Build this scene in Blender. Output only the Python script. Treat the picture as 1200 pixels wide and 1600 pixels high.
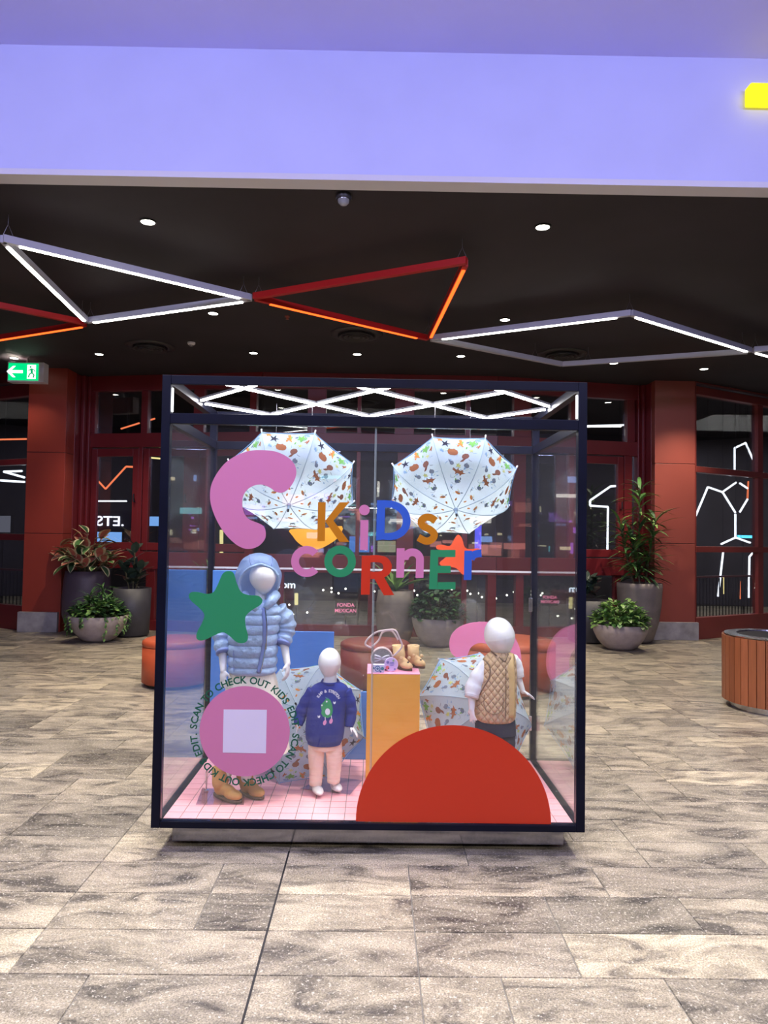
import bpy, math, random
from mathutils import Vector, Matrix, Euler
R = math.radians
random.seed(7)
scene = bpy.context.scene
for o in list(bpy.data.objects): bpy.data.objects.remove(o)

# ------------------------------------------------------------------ camera
F_PX = 1130.0
CAM = Vector((0, 0, 1.5))
PITCH, YAW, ROLL = R(2.0), R(-0.68), R(0.88)
cam_rot = (Matrix.Rotation(YAW, 3, 'Z') @ Matrix.Rotation(R(90) + PITCH, 3, 'X') @ Matrix.Rotation(ROLL, 3, 'Z'))
cd = bpy.data.cameras.new('camera'); cam = bpy.data.objects.new('camera', cd)
scene.collection.objects.link(cam)
cam.matrix_world = Matrix.Translation(CAM) @ cam_rot.to_4x4()
cd.sensor_fit = 'VERTICAL'; cd.sensor_height = 32.0; cd.lens = 32.0 * F_PX / 1600.0
cd.clip_start = 0.05; cd.clip_end = 100
scene.camera = cam

# ------------------------------------------------------------------ world, lights, exposure
w = bpy.data.worlds.new('world'); scene.world = w; w.use_nodes = True
w.node_tree.nodes['Background'].inputs[0].default_value = (0.35, 0.38, 0.6, 1)
w.node_tree.nodes['Background'].inputs[1].default_value = 0.03
scene.view_settings.view_transform = 'Standard'
scene.view_settings.look = 'None'
scene.view_settings.gamma = 1
scene.view_settings.exposure = 1.0
scene.cycles.transparent_max_bounces = 32
scene.cycles.max_bounces = 8

def area(name, loc, target, sx, sy, power, col):
    l = bpy.data.lights.new(name, 'AREA'); l.shape = 'RECTANGLE'; l.size = sx; l.size_y = sy
    l.energy = power; l.color = col
    o = bpy.data.objects.new(name, l); scene.collection.objects.link(o); o.location = loc
    o.rotation_euler = (Vector(target) - Vector(loc)).to_track_quat('-Z', 'Y').to_euler()
    return o
def spot(name, loc, target, power, col, ang=95, blend=0.7, rad=0.06):
    l = bpy.data.lights.new(name, 'SPOT'); l.energy = power; l.color = col
    l.spot_size = R(ang); l.spot_blend = blend; l.shadow_soft_size = rad
    o = bpy.data.objects.new(name, l); scene.collection.objects.link(o); o.location = loc
    o.rotation_euler = (Vector(target) - Vector(loc)).to_track_quat('-Z', 'Y').to_euler()
    return o
WARM = (1.0, 0.86, 0.66); NEUT = (1.0, 0.94, 0.83); PURP = (0.58, 0.57, 1.0)
# hall ceiling panels in front of the case (over and behind the photographer)
for x_ in (-2.3, 0.0, 2.3):
    spot('hall_spot', (x_, 3.75, 4.8), (x_, 3.75, 0), 330, NEUT, 100, 0.9, 0.2)
    spot('hall_spot', (x_*1.1, 2.3, 4.8), (x_*1.1, 2.3, 0), 120, NEUT, 110, 0.9, 0.2)
area('hall_panel', (0, -2.5, 4.78), (0, -2.5, 0), 6.0, 1.2, 115, NEUT)
# added shop fill, then purple wash of the bulkhead over the dark ceiling
for x_, p_ in ((7.6, 70), (-7.4, 22), (0.0, 26)):
    area('shop_fill', (x_, 14.4, 3.9), (x_, 14.4, 0), 2.5, 2.0, p_, NEUT)  # unseen fill lamps added to lift the black shop interiors
area('purple_wash', (-2.6, 0.2, 4.2), (-2.6, 5.2, 4.5), 3.0, 0.25, 74, PURP)
area('purple_wash', (2.6, 0.2, 4.2), (2.6, 5.2, 4.5), 3.0, 0.25, 74, PURP)

# ------------------------------------------------------------------ helpers
def ray(px, py):
    v = Vector(((px - 600) / F_PX, -(py - 800) / F_PX, -1.0))
    return (cam_rot @ v)
def at(px, py, Y):
    d = ray(px, py); return CAM + d * ((Y - CAM.y) / d.y)
def onz(px, py, z):
    d = ray(px, py); return CAM + d * ((z - CAM.z) / d.z)
col0 = scene.collection

class MB:
    def __init__(s): s.v = []; s.f = []; s.m = []; s.cur = 0; s.sm = []; s.smooth = False
    def add(s, vs, fs):
        b = len(s.v); s.v += [tuple(v) for v in vs]
        for f in fs: s.f.append(tuple(b + i for i in f)); s.m.append(s.cur); s.sm.append(s.smooth)
        return s
    def box(s, x0, x1, y0, y1, z0, z1, mat=None):
        vs = [Vector(p) for p in ((x0,y0,z0),(x1,y0,z0),(x1,y1,z0),(x0,y1,z0),(x0,y0,z1),(x1,y0,z1),(x1,y1,z1),(x0,y1,z1))]
        if mat is not None: vs = [mat @ v for v in vs]
        return s.add(vs, [(0,3,2,1),(4,5,6,7),(0,1,5,4),(1,2,6,5),(2,3,7,6),(3,0,4,7)])
    def bar(s, a, b, w, h):                      # rectangular bar between two points (h along z-ish)
        a = Vector(a); b = Vector(b); d = (b - a); L = d.length; d.normalize()
        up = Vector((0,0,1)) if abs(d.z) < 0.95 else Vector((0,1,0))
        x = d.cross(up).normalized(); u = x.cross(d).normalized()
        m = Matrix((x, d, u)).transposed().to_4x4(); m.translation = a
        return s.box(-w/2, w/2, 0, L, -h/2, h/2, m)
    def tube(s, pts, rad, n=10, cap=True, squash=None):
        pts = [Vector(p) for p in pts]
        if not isinstance(rad, (list, tuple)): rad = [rad] * len(pts)
        rings = []; up = None; vs = []; fs = []
        for i, p in enumerate(pts):
            t = (pts[min(i+1, len(pts)-1)] - pts[max(i-1, 0)]).normalized()
            if up is None: up = t.orthogonal().normalized() if squash is None else (Vector(squash[2]) - t * t.dot(Vector(squash[2]))).normalized()
            up = (up - t * up.dot(t)).normalized(); sd = t.cross(up)
            a, b = (1, 1) if squash is None else squash[:2]
            for k in range(n):
                an = 2*math.pi*k/n
                vs.append(p + (up * math.cos(an) * a + sd * math.sin(an) * b) * rad[i])
        for i in range(len(pts)-1):
            for k in range(n):
                fs.append((i*n+k, i*n+(k+1) % n, (i+1)*n+(k+1) % n, (i+1)*n+k))
        if cap:
            fs.append(tuple(range(n-1, -1, -1))); fs.append(tuple((len(pts)-1)*n + k for k in range(n)))
        return s.add(vs, fs)
    def lathe(s, prof, n=32, c=(0,0,0), cap=False, sx=1, sy=1):
        vs = []; fs = []
        for r, z in prof:
            for k in range(n):
                a = 2*math.pi*k/n; vs.append((c[0]+r*math.cos(a)*sx, c[1]+r*math.sin(a)*sy, c[2]+z))
        for i in range(len(prof)-1):
            for k in range(n): fs.append((i*n+k, i*n+(k+1) % n, (i+1)*n+(k+1) % n, (i+1)*n+k))
        if cap: fs.append(tuple(range(n-1,-1,-1))); fs.append(tuple((len(prof)-1)*n+k for k in range(n)))
        return s.add(vs, fs)
    def rings(s, rr, n=28, cap=True):            # rr: list of (cx,cy,cz,rx,ry[,superness])
        vs = []; fs = []
        for q in rr:
            e = q[5] if len(q) > 5 else 1.0
            for k in range(n):
                a = 2*math.pi*k/n; c, d = math.cos(a), math.sin(a)
                vs.append((q[0]+q[3]*math.copysign(abs(c)**e, c), q[1]+q[4]*math.copysign(abs(d)**e, d), q[2]))
        for i in range(len(rr)-1):
            for k in range(n): fs.append((i*n+k, i*n+(k+1) % n, (i+1)*n+(k+1) % n, (i+1)*n+k))
        if cap: fs.append(tuple(range(n-1,-1,-1))); fs.append(tuple((len(rr)-1)*n+k for k in range(n)))
        return s.add(vs, fs)
    def sphere(s, c, r, n=14, m=8, rot=None):
        if not isinstance(r, (tuple, list)): r = (r, r, r)
        vs = []; fs = []
        for i in range(m+1):
            t = math.pi*i/m
            for k in range(n):
                a = 2*math.pi*k/n
                p = Vector((r[0]*math.sin(t)*math.cos(a), r[1]*math.sin(t)*math.sin(a), -r[2]*math.cos(t)))
                if rot is not None: p = rot @ p
                vs.append(Vector(c)+p)
        for i in range(m):
            for k in range(n): fs.append((i*n+k, i*n+(k+1) % n, (i+1)*n+(k+1) % n, (i+1)*n+k))
        return s.add(vs, fs)
    def prism(s, pts, nrm, th):                  # planar polygon given in world, extruded by th along nrm
        nrm = Vector(nrm); n = len(pts); pts = [Vector(p) for p in pts]
        vs = pts + [p + nrm*th for p in pts]
        fs = [tuple(range(n)), tuple(range(2*n-1, n-1, -1))] + [(i, i+n, (i+1) % n + n, (i+1) % n) for i in range(n)]
        return s.add(vs, fs)
    def mesh(s, name, mats, recalc=True):
        me = bpy.data.meshes.new(name); me.from_pydata(s.v, [], s.f)
        if not isinstance(mats, (list, tuple)): mats = [mats]
        for m in mats: me.materials.append(m)
        for p, mi, sm in zip(me.polygons, s.m, s.sm): p.material_index = mi; p.use_smooth = sm
        if recalc:
            import bmesh
            b = bmesh.new(); b.from_mesh(me)
            bmesh.ops.remove_doubles(b, verts=b.verts, dist=1e-6)
            bmesh.ops.recalc_face_normals(b, faces=b.faces); b.to_mesh(me); b.free()
        return me
    def build(s, name, mats, parent=None, loc=None, bevel=0, smooth=None, sub=0, recalc=True):
        me = s.mesh(name, mats, recalc)
        return link(name, me, parent, loc, bevel, smooth, sub)
def link(name, me, parent=None, loc=None, bevel=0, smooth=None, sub=0):
    o = bpy.data.objects.new(name, me); col0.objects.link(o)
    if smooth is not None:
        for p in me.polygons: p.use_smooth = smooth
    if loc is not None: o.location = loc
    if parent is not None: o.parent = parent
    if bevel:
        b = o.modifiers.new('bevel', 'BEVEL'); b.width = bevel; b.segments = 2; b.limit_method = 'ANGLE'; b.angle_limit = R(35)
    if sub:
        b = o.modifiers.new('sub', 'SUBSURF'); b.levels = sub; b.render_levels = sub
    return o
def tag(o, label=None, cat=None, group=None, kind=None):
    if label: o['label'] = label
    if cat: o['category'] = cat
    if group: o['group'] = group
    if kind: o['kind'] = kind
    return o
def empty(name, loc=(0,0,0), rz=0, **kw):
    o = bpy.data.objects.new(name, None); col0.objects.link(o); o.location = loc; o.rotation_euler = (0,0,rz)
    o.empty_display_size = 0.1
    return tag(o, **kw)
def copy_tree(o, parent=None):
    c = o.copy(); col0.objects.link(c)
    if parent is not None: c.parent = parent
    for ch in list(o.children): copy_tree(ch, c)
    return c
def local(root, me_pts): return [p - root.location for p in me_pts]
def spline(pts, n=6, closed=True):
    P = [Vector(p) for p in pts]; N = len(P); out = []
    for i in range(N if closed else N-1):
        a, b, c, d = (P[(i-1) % N], P[i], P[(i+1) % N], P[(i+2) % N]) if closed else (P[max(i-1,0)], P[i], P[i+1], P[min(i+2,N-1)])
        for k in range(n):
            t = k/n
            out.append(0.5*((2*b)+(c-a)*t+(2*a-5*b+4*c-d)*t*t+(3*b-a-3*c+d)*t**3))
    if not closed: out.append(P[-1])
    return out

# ------------------------------------------------------------------ materials
def srgb(r, g, b):
    f = lambda c: (c/255/12.92) if c/255 <= 0.04045 else ((c/255+0.055)/1.055)**2.4
    return (f(r), f(g), f(b), 1)
def bsdf(name):
    m = bpy.data.materials.new(name); m.use_nodes = True
    return m, m.node_tree, m.node_tree.nodes['Principled BSDF']
def mat(name, c, rough=0.5, metal=0.0, var=0.0, scale=20, bump=0.0, emit=0, ecol=None, coat=0, sheen=0, trans=None, spec=0.5):
    m, nt, b = bsdf(name)
    b.inputs['Base Color'].default_value = c; b.inputs['Roughness'].default_value = rough
    b.inputs['Metallic'].default_value = metal; b.inputs['Specular IOR Level'].default_value = spec
    if coat: b.inputs['Coat Weight'].default_value = coat
    if sheen: b.inputs['Sheen Weight'].default_value = sheen
    if emit:
        b.inputs['Emission Color'].default_value = ecol or c; b.inputs['Emission Strength'].default_value = emit
    if var or bump:
        tc = nt.nodes.new('ShaderNodeTexCoord'); n = nt.nodes.new('ShaderNodeTexNoise')
        n.inputs['Scale'].default_value = scale; n.inputs['Detail'].default_value = 4
        nt.links.new(tc.outputs['Object'], n.inputs['Vector'])
        if var:
            r = nt.nodes.new('ShaderNodeValToRGB')
            r.color_ramp.elements[0].position = 0.3; r.color_ramp.elements[1].position = 0.7
            r.color_ramp.elements[0].color = tuple(x*(1-var) for x in c[:3]) + (1,)
            r.color_ramp.elements[1].color = tuple(min(1, x*(1+var)) for x in c[:3]) + (1,)
            nt.links.new(n.outputs['Fac'], r.inputs['Fac']); nt.links.new(r.outputs['Color'], b.inputs['Base Color'])
        if bump:
            bp = nt.nodes.new('ShaderNodeBump'); bp.inputs['Strength'].default_value = bump; bp.inputs['Distance'].default_value = 0.01
            nt.links.new(n.outputs['Fac'], bp.inputs['Height']); nt.links.new(bp.outputs['Normal'], b.inputs['Normal'])
    return m
def glow(name, c, s):
    m = bpy.data.materials.new(name); m.use_nodes = True; nt = m.node_tree; nt.nodes.clear()
    e = nt.nodes.new('ShaderNodeEmission'); o = nt.nodes.new('ShaderNodeOutputMaterial')
    e.inputs[0].default_value = c; e.inputs[1].default_value = s; nt.links.new(e.outputs[0], o.inputs[0]); return m
def glass(name, f0, tint=(1,1,1,1), rough=0.0, haze=0.0):
    m = bpy.data.materials.new(name); m.use_nodes = True; nt = m.node_tree; nt.nodes.clear()
    N = nt.nodes.new; L = nt.links.new
    lw = N('ShaderNodeLayerWeight'); lw.inputs['Blend'].default_value = 0.5
    p = N('ShaderNodeMath'); p.operation = 'POWER'; p.inputs[1].default_value = 4.2; L(lw.outputs['Facing'], p.inputs[0])
    ma = N('ShaderNodeMath'); ma.operation = 'MULTIPLY_ADD'; ma.inputs[1].default_value = 1-f0; ma.inputs[2].default_value = f0; L(p.outputs[0], ma.inputs[0])
    t = N('ShaderNodeBsdfTransparent'); t.inputs[0].default_value = tint
    g = N('ShaderNodeBsdfGlossy'); g.inputs['Roughness'].default_value = rough; g.inputs[0].default_value = (1,1,1,1)
    mx = N('ShaderNodeMixShader'); L(ma.outputs[0], mx.inputs[0]); L(t.outputs[0], mx.inputs[1]); L(g.outputs[0], mx.inputs[2])
    out = N('ShaderNodeOutputMaterial'); last = mx
    if haze:
        d = N('ShaderNodeBsdfDiffuse'); d.inputs[0].default_value = (0.8,0.8,0.85,1)  # haze of reflections put in as a pale diffuse veil
        m2 = N('ShaderNodeMixShader'); m2.inputs[0].default_value = haze; L(mx.outputs[0], m2.inputs[1]); L(d.outputs[0], m2.inputs[2]); last = m2
    L(last.outputs[0], out.inputs[0]); return m

M = {}
M['navy'] = mat('navy_frame', (0.0035, 0.0045, 0.014, 1), 0.4, var=0.2, scale=6, spec=0.12)
M['steel'] = mat('brushed_steel', (0.5, 0.5, 0.52, 1), 0.22, 1.0, var=0.1, scale=30)
M['mirror'] = mat('polished_steel', (0.30, 0.29, 0.31, 1), 0.12, 1.0)
M['caseglass'] = glass('case_glass', 0.045, (0.96, 0.98, 0.98, 1), haze=0.006)
M['shopglass'] = glass('shop_glass', 0.10, (0.8, 0.82, 0.86, 1))
M['led'] = glow('led_white', (1, 0.97, 0.95, 1), 24)
M['tube'] = glow('tube_white', (1, 0.96, 0.88, 1), 9)
M['tube_orange'] = glow('tube_orange', (1, 0.10, 0.015, 1), 1.6)
M['barwhite'] = mat('bar_white', (0.42, 0.42, 0.5, 1), 0.4)
M['barred'] = mat('bar_red', (0.42, 0.012, 0.012, 1), 0.35)
M['wall_purple_lit'] = mat('purple_lit_bulkhead', (0.50, 0.52, 0.80, 1), 0.55, var=0.03, scale=2)  # bulkhead colour carries part of the purple LED light
M['ceil_purple_lit'] = mat('purple_lit_ceiling', (0.56, 0.54, 0.95, 1), 0.6, var=0.03, scale=1.5)  # purple light on the upper ceiling put into its colour
M['trimwhite'] = mat('trim_white', (0.62, 0.6, 0.66, 1), 0.5)
M['black'] = mat('ceiling_black', (0.018, 0.014, 0.02, 1), 0.75, var=0.25, scale=1.2)
M['dark'] = mat('dark_interior', (0.015, 0.014, 0.018, 1), 0.8, var=0.2, scale=2)
M['blackmetal'] = mat('black_metal', (0.02, 0.02, 0.022, 1), 0.4, 0.5)
M['wire'] = mat('wire', (0.25, 0.25, 0.28, 1), 0.4, 0.8)
M['red'] = mat('oxblood_paint', (0.14, 0.012, 0.016, 1), 0.38, var=0.12, scale=1.5)
M['redcol'] = mat('rust_red_panel', (0.27, 0.035, 0.020, 1), 0.42, var=0.10, scale=1.2)
M['redcolr'] = mat('rust_panel_lit_paler', (0.25, 0.055, 0.040, 1), 0.42, var=0.10, scale=1.2)  # rust panel copy, right column's less saturated light put into the colour
M['marble'] = mat('grey_marble', (0.32, 0.31, 0.32, 1), 0.3, var=0.25, scale=7)
M['concrete'] = mat('concrete_planter', (0.36, 0.31, 0.29, 1), 0.75, var=0.10, scale=14, bump=0.15)
M['taupe'] = mat('taupe_planter', (0.20, 0.17, 0.155, 1), 0.6, var=0.15, scale=8, bump=0.1)
M['slate'] = mat('slate_planter', (0.045, 0.045, 0.055, 1), 0.5, var=0.15, scale=8)
M['plum'] = mat('plum_planter', (0.075, 0.055, 0.075, 1), 0.5, var=0.15, scale=8)
M['soil'] = mat('soil', (0.03, 0.02, 0.015, 1), 0.95, var=0.4, scale=60, bump=0.5)
M['leaf'] = mat('leaf_green', (0.05, 0.14, 0.035, 1), 0.45, var=0.45, scale=9)
M['leafd'] = mat('leaf_dark', (0.025, 0.07, 0.03, 1), 0.4, var=0.5, scale=9)
M['leafl'] = mat('leaf_light', (0.16, 0.30, 0.07, 1), 0.45, var=0.4, scale=9)
M['leafv'] = mat('leaf_cream', (0.50, 0.46, 0.27, 1), 0.45, var=0.25, scale=25)
M['leafp'] = mat('leaf_pink', (0.40, 0.11, 0.08, 1), 0.45, var=0.3, scale=25)
M['leafr'] = mat('leaf_rubber', (0.035, 0.06, 0.045, 1), 0.3, var=0.3, scale=9)
M['stem'] = mat('stem', (0.10, 0.09, 0.04, 1), 0.7, var=0.3, scale=30)
M['pouf'] = mat('orange_pouf', (0.38, 0.065, 0.022, 1), 0.5, var=0.05, scale=30)
M['poufr'] = mat('red_pouf', (0.15, 0.02, 0.016, 1), 0.5, var=0.05, scale=30)
M['pink'] = mat('pink_vinyl', srgb(192, 116, 158), 0.35, spec=0.3)
M['green'] = mat('green_vinyl', srgb(42, 132, 88), 0.35, spec=0.3)
M['ochre'] = mat('ochre_vinyl', srgb(180, 114, 20), 0.35, spec=0.3)
M['blue'] = mat('blue_vinyl', srgb(48, 88, 182), 0.35, spec=0.3)
M['orred'] = mat('orange_red_vinyl', srgb(188, 50, 28), 0.35, spec=0.3)
M['dgreen'] = mat('dark_green_vinyl', srgb(20, 86, 66), 0.4, spec=0.3)
M['tan'] = mat('amber_vinyl', srgb(238, 165, 45), 0.4)
M['pinkb'] = mat('pink_board', srgb(236, 135, 178), 0.45)
M['orangeb'] = mat('orange_board', srgb(240, 88, 48), 0.45)
M['blueb'] = mat('blue_board', srgb(76, 128, 208), 0.5, var=0.04, scale=5)
M['yellowp'] = mat('yellow_plinth_paint', srgb(230, 168, 66), 0.45, var=0.03, scale=5)
M['pinktop'] = mat('pink_plinth_top', srgb(240, 160, 190), 0.5)
M['qrcard'] = mat('pale_card', srgb(205, 198, 226), 0.5)
M['tilepink'] = mat('pink_tile', srgb(248, 176, 186), 0.28, var=0.04, scale=5)
M['grout'] = mat('grout', srgb(95, 112, 108), 0.7, var=0.1, scale=30)
M['manne'] = mat('mannequin_white', (0.82, 0.81, 0.82, 1), 0.3, spec=0.5)
M['brickwhite'] = mat('hall_wall', (0.22, 0.2, 0.24, 1), 0.7, var=0.1, scale=1)

# ------------------------------------------------------------------ floor: stone planks in rows
def stone_mat():
    m, nt, b = bsdf('stone_plank'); N = nt.nodes.new; L = nt.links.new
    geo = N('ShaderNodeNewGeometry'); at_ = N('ShaderNodeAttribute'); at_.attribute_name = 'tone'
    # every plank is cut from another place of the slab
    cx = N('ShaderNodeCombineXYZ'); mu = N('ShaderNodeMath'); mu.operation = 'MULTIPLY'; mu.inputs[1].default_value = 37.0
    L(at_.outputs['Fac'], mu.inputs[0]); L(mu.outputs[0], cx.inputs[0]); L(mu.outputs[0], cx.inputs[1])
    va = N('ShaderNodeVectorMath'); va.operation = 'ADD'; L(geo.outputs['Position'], va.inputs[0]); L(cx.outputs[0], va.inputs[1])
    rot = N('ShaderNodeMapping'); rot.inputs['Rotation'].default_value = (0, 0, R(-22)); rot.inputs['Scale'].default_value = (0.9, 2.3, 1)
    L(va.outputs[0], rot.inputs['Vector'])
    n1 = N('ShaderNodeTexNoise'); n1.inputs['Scale'].default_value = 3.1; n1.inputs['Detail'].default_value = 7; n1.inputs['Roughness'].default_value = 0.62; n1.inputs['Distortion'].default_value = 1.3
    L(rot.outputs[0], n1.inputs['Vector'])
    r1 = N('ShaderNodeValToRGB'); r1.color_ramp.elements[0].position = 0.36; r1.color_ramp.elements[1].position = 0.64
    r1.color_ramp.elements[0].color = (0.10, 0.09, 0.08, 1); r1.color_ramp.elements[1].color = (0.48, 0.425, 0.335, 1)
    e = r1.color_ramp.elements.new(0.47); e.color = (0.28, 0.25, 0.20, 1)
    L(n1.outputs['Fac'], r1.inputs['Fac'])
    # plank tone
    tr = N('ShaderNodeValToRGB'); tr.color_ramp.elements[0].color = (0.55, 0.55, 0.56, 1); tr.color_ramp.elements[1].color = (1.28, 1.25, 1.18, 1)
    tr.color_ramp.elements[0].position = 0; tr.color_ramp.elements[1].position = 1
    e = tr.color_ramp.elements.new(0.25); e.color = (0.84, 0.83, 0.83, 1)
    e = tr.color_ramp.elements.new(0.85); e.color = (1.0, 0.98, 0.95, 1)
    L(at_.outputs['Fac'], tr.inputs['Fac'])
    mx = N('ShaderNodeMix'); mx.data_type = 'RGBA'; mx.blend_type = 'MULTIPLY'; mx.inputs[0].default_value = 1
    L(r1.outputs[0], mx.inputs[6]); L(tr.outputs[0], mx.inputs[7])
    # white crystal speckle
    n2 = N('ShaderNodeTexNoise'); n2.inputs['Scale'].default_value = 75; n2.inputs['Detail'].default_value = 3; n2.inputs['Roughness'].default_value = 0.7
    L(geo.outputs['Position'], n2.inputs['Vector'])
    r2 = N('ShaderNodeValToRGB'); r2.color_ramp.elements[0].position = 0.57; r2.color_ramp.elements[1].position = 0.66
    r2.color_ramp.elements[0].color = (0,0,0,1); r2.color_ramp.elements[1].color = (0.75,0.75,0.75,1)
    L(n2.outputs['Fac'], r2.inputs['Fac'])
    m2 = N('ShaderNodeMix'); m2.data_type = 'RGBA'; m2.inputs[7].default_value = (0.66, 0.62, 0.55, 1)
    L(r2.outputs[0], m2.inputs[0]); L(mx.outputs[2], m2.inputs[6])
    n3 = N('ShaderNodeTexNoise'); n3.inputs['Scale'].default_value = 160; n3.inputs['Detail'].default_value = 2
    L(geo.outputs['Position'], n3.inputs['Vector'])
    r3 = N('ShaderNodeValToRGB'); r3.color_ramp.elements[0].position = 0.35; r3.color_ramp.elements[1].position = 0.62
    r3.color_ramp.elements[0].color = (0.5,0.5,0.5,1); r3.color_ramp.elements[1].color = (1.15,1.15,1.15,1)
    L(n3.outputs['Fac'], r3.inputs['Fac'])
    m3 = N('ShaderNodeMix'); m3.data_type = 'RGBA'; m3.blend_type = 'MULTIPLY'; m3.inputs[0].default_value = 1
    L(m2.outputs[2], m3.inputs[6]); L(r3.outputs[0], m3.inputs[7])
    L(m3.outputs[2], b.inputs['Base Color'])
    rr = N('ShaderNodeMapRange'); rr.inputs['To Min'].default_value = 0.30; rr.inputs['To Max'].default_value = 0.5
    L(n3.outputs['Fac'], rr.inputs['Value']); L(rr.outputs[0], b.inputs['Roughness'])
    bp = N('ShaderNodeBump'); bp.inputs['Strength'].default_value = 0.12; bp.inputs['Distance'].default_value = 0.004
    L(n3.outputs['Fac'], bp.inputs['Height']); L(bp.outputs[0], b.inputs['Normal'])
    return m
M['stone'] = stone_mat()
M['floorgrout'] = mat('floor_grout', (0.16, 0.15, 0.14, 1), 0.8, var=0.2, scale=20)

fl = MB().box(-14, 14, -12, 22, -0.2, -0.004).build('floor', M['floorgrout']); tag(fl, kind='structure')
ROW = 0.281; Y0ROW = 2.245; JX = -0.385
def plank(x0, x1, y0, y1, drop=0.0):
    g = 0.0018; c = 0.0015
    x0 += g; x1 -= g; y0 += g; y1 -= g
    vs = [(x0,y0,-0.004),(x1,y0,-0.004),(x1,y1,-0.004),(x0,y1,-0.004),(x0+c,y0+c,-drop),(x1-c,y0+c,-drop),(x1-c,y1-c,-drop),(x0+c,y1-c,-drop)]
    return vs, [(4,5,6,7),(0,1,5,4),(1,2,6,5),(2,3,7,6),(3,0,4,7)]
rf = random.Random(11)
def set_tone(me, tones):
    a = me.attributes.new('tone', 'FLOAT', 'FACE')
    for i, t in enumerate(tones): a.data[i].value = t
sv, sf, st = [], [], []
singles = 0
for r in range(-46, 62):
    y0 = Y0ROW + r*ROW; y1 = y0 + ROW
    if y1 > 19 or y0 < -9.5: continue
    near = (1.9 < y1 and y0 < 8.6)
    half = 0.56*max(y1, 0.5) + 0.1
    xs = [JX]; x = JX
    while x < 11: x += rf.choice((0.28, 0.56, 0.56, 0.56, 0.84, 0.84)); xs.append(x)
    x = JX
    while x > -11: x -= rf.choice((0.28, 0.56, 0.56, 0.56, 0.84, 0.84)); xs.insert(0, x)
    if not near and y0 > 0 or y0 < 0:                # far rows need not break at the movement joint
        o = rf.random()*0.6; xs = [q - o for q in xs]
    for a, b in zip(xs, xs[1:]):
        tone = rf.random(); tone = 0.02 if tone < 0.07 else (0.98 if tone > 0.9 else 0.2 + 0.65*rf.random())
        vs, fs = plank(a, b, y0, y1, rf.random()*0.0006)
        if near and b > -half and a < half and singles < 292:
            me = bpy.data.meshes.new('stone_plank'); me.from_pydata(vs, [], fs); me.materials.append(M['stone'])
            set_tone(me, [tone]*len(fs)); o = link('stone_plank', me, fl); singles += 1
        else:
            k = len(sv); sv += vs; sf += [tuple(k+i for i in f) for f in fs]; st += [tone]*len(fs)
me = bpy.data.meshes.new('stone_paving'); me.from_pydata(sv, [], sf); me.materials.append(M['stone']); set_tone(me, st)
tag(link('stone_paving', me, fl), kind='stuff')
print('planks', singles)
j = MB().box(JX-0.004, JX+0.004, 1.5, 3.5, 0.0, 0.0008).build('joint_strip', M['dark'], fl)

# ------------------------------------------------------------------ upper ceiling, bulkhead, dark ceiling
YF = 4.97
zt = at(600, 80.5, YF).z; zb = 4.0
yf = lambda x: YF - 0.0065*x
def slab(x0, x1, fy0, fy1, z0, z1):
    vs = [(x0,fy0(x0),z0),(x1,fy0(x1),z0),(x1,fy1(x1),z0),(x0,fy1(x0),z0),(x0,fy0(x0),z1),(x1,fy0(x1),z1),(x1,fy1(x1),z1),(x0,fy1(x0),z1)]
    return MB().add(vs, [(0,3,2,1),(4,5,6,7),(0,1,5,4),(1,2,6,5),(2,3,7,6),(3,0,4,7)])
tag(slab(-12, 12, yf, lambda x: yf(x)+0.14, zb+0.03, zt).build('wall_bulkhead', M['wall_purple_lit']), kind='structure')
tag(slab(-12, 12, lambda x: yf(x)-0.002, lambda x: yf(x)+0.142, zb-0.012, zb+0.03).build('trim_1', M['trimwhite']), kind='structure')
tag(MB().box(-12, 12, -10, YF+0.2, zt, zt+0.2).build('ceiling_upper', M['ceil_purple_lit']), kind='structure')
tag(slab(-12, 12, lambda x: yf(x)+0.142, lambda x: 20, zb, zb+0.2).build('ceiling', M['black']), kind='structure')
for nm, a in (('wall_left', (-12.2,-12,-10,20,0,zt)), ('wall_right', (12,12.2,-10,20,0,zt)), ('wall_back', (-12,12,-10.2,-10,0,zt)), ('wall_interior', (-12,12,17,17.2,0,zb))):
    tag(MB().box(*a).build(nm, mat('shop_back_wall', (0.02,0.018,0.026,1), 0.7, var=0.5, scale=1.2) if nm == 'wall_interior' else M['brickwhite']), kind='structure')

# yellow light letter end on the bulkhead at the right
p0 = at(1171, 131, 4.86); p1 = at(1240, 161, 4.86)
t = MB().box(p0.x, p1.x, 4.84, 4.93, p1.z, p0.z).build('yellow_light_bar', glow('yellow_glow', (1.0, 0.85, 0.02, 1), 0.8), bevel=0.01)
tag(t, 'glowing yellow light bar fixed to the lilac bulkhead at the right edge', 'light')
# white hanging panel at the right edge
p0 = at(1197, 343, 6.3); p1 = at(1225, 399, 6.3)
t = MB().box(p0.x, p1.x, 6.3, 6.33, p1.z, p0.z).build('hanging_panel', glow('panel_glow', (0.95, 0.9, 0.85, 1), 0.9), bevel=0.003)
tag(t, 'small white lit panel at the right edge under the black ceiling', 'sign')
MB().tube([(p0.x+0.05,6.315,p0.z),(p0.x+0.05,6.315,4.0)],0.003,6).build('wire', M['wire'], t)

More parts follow.
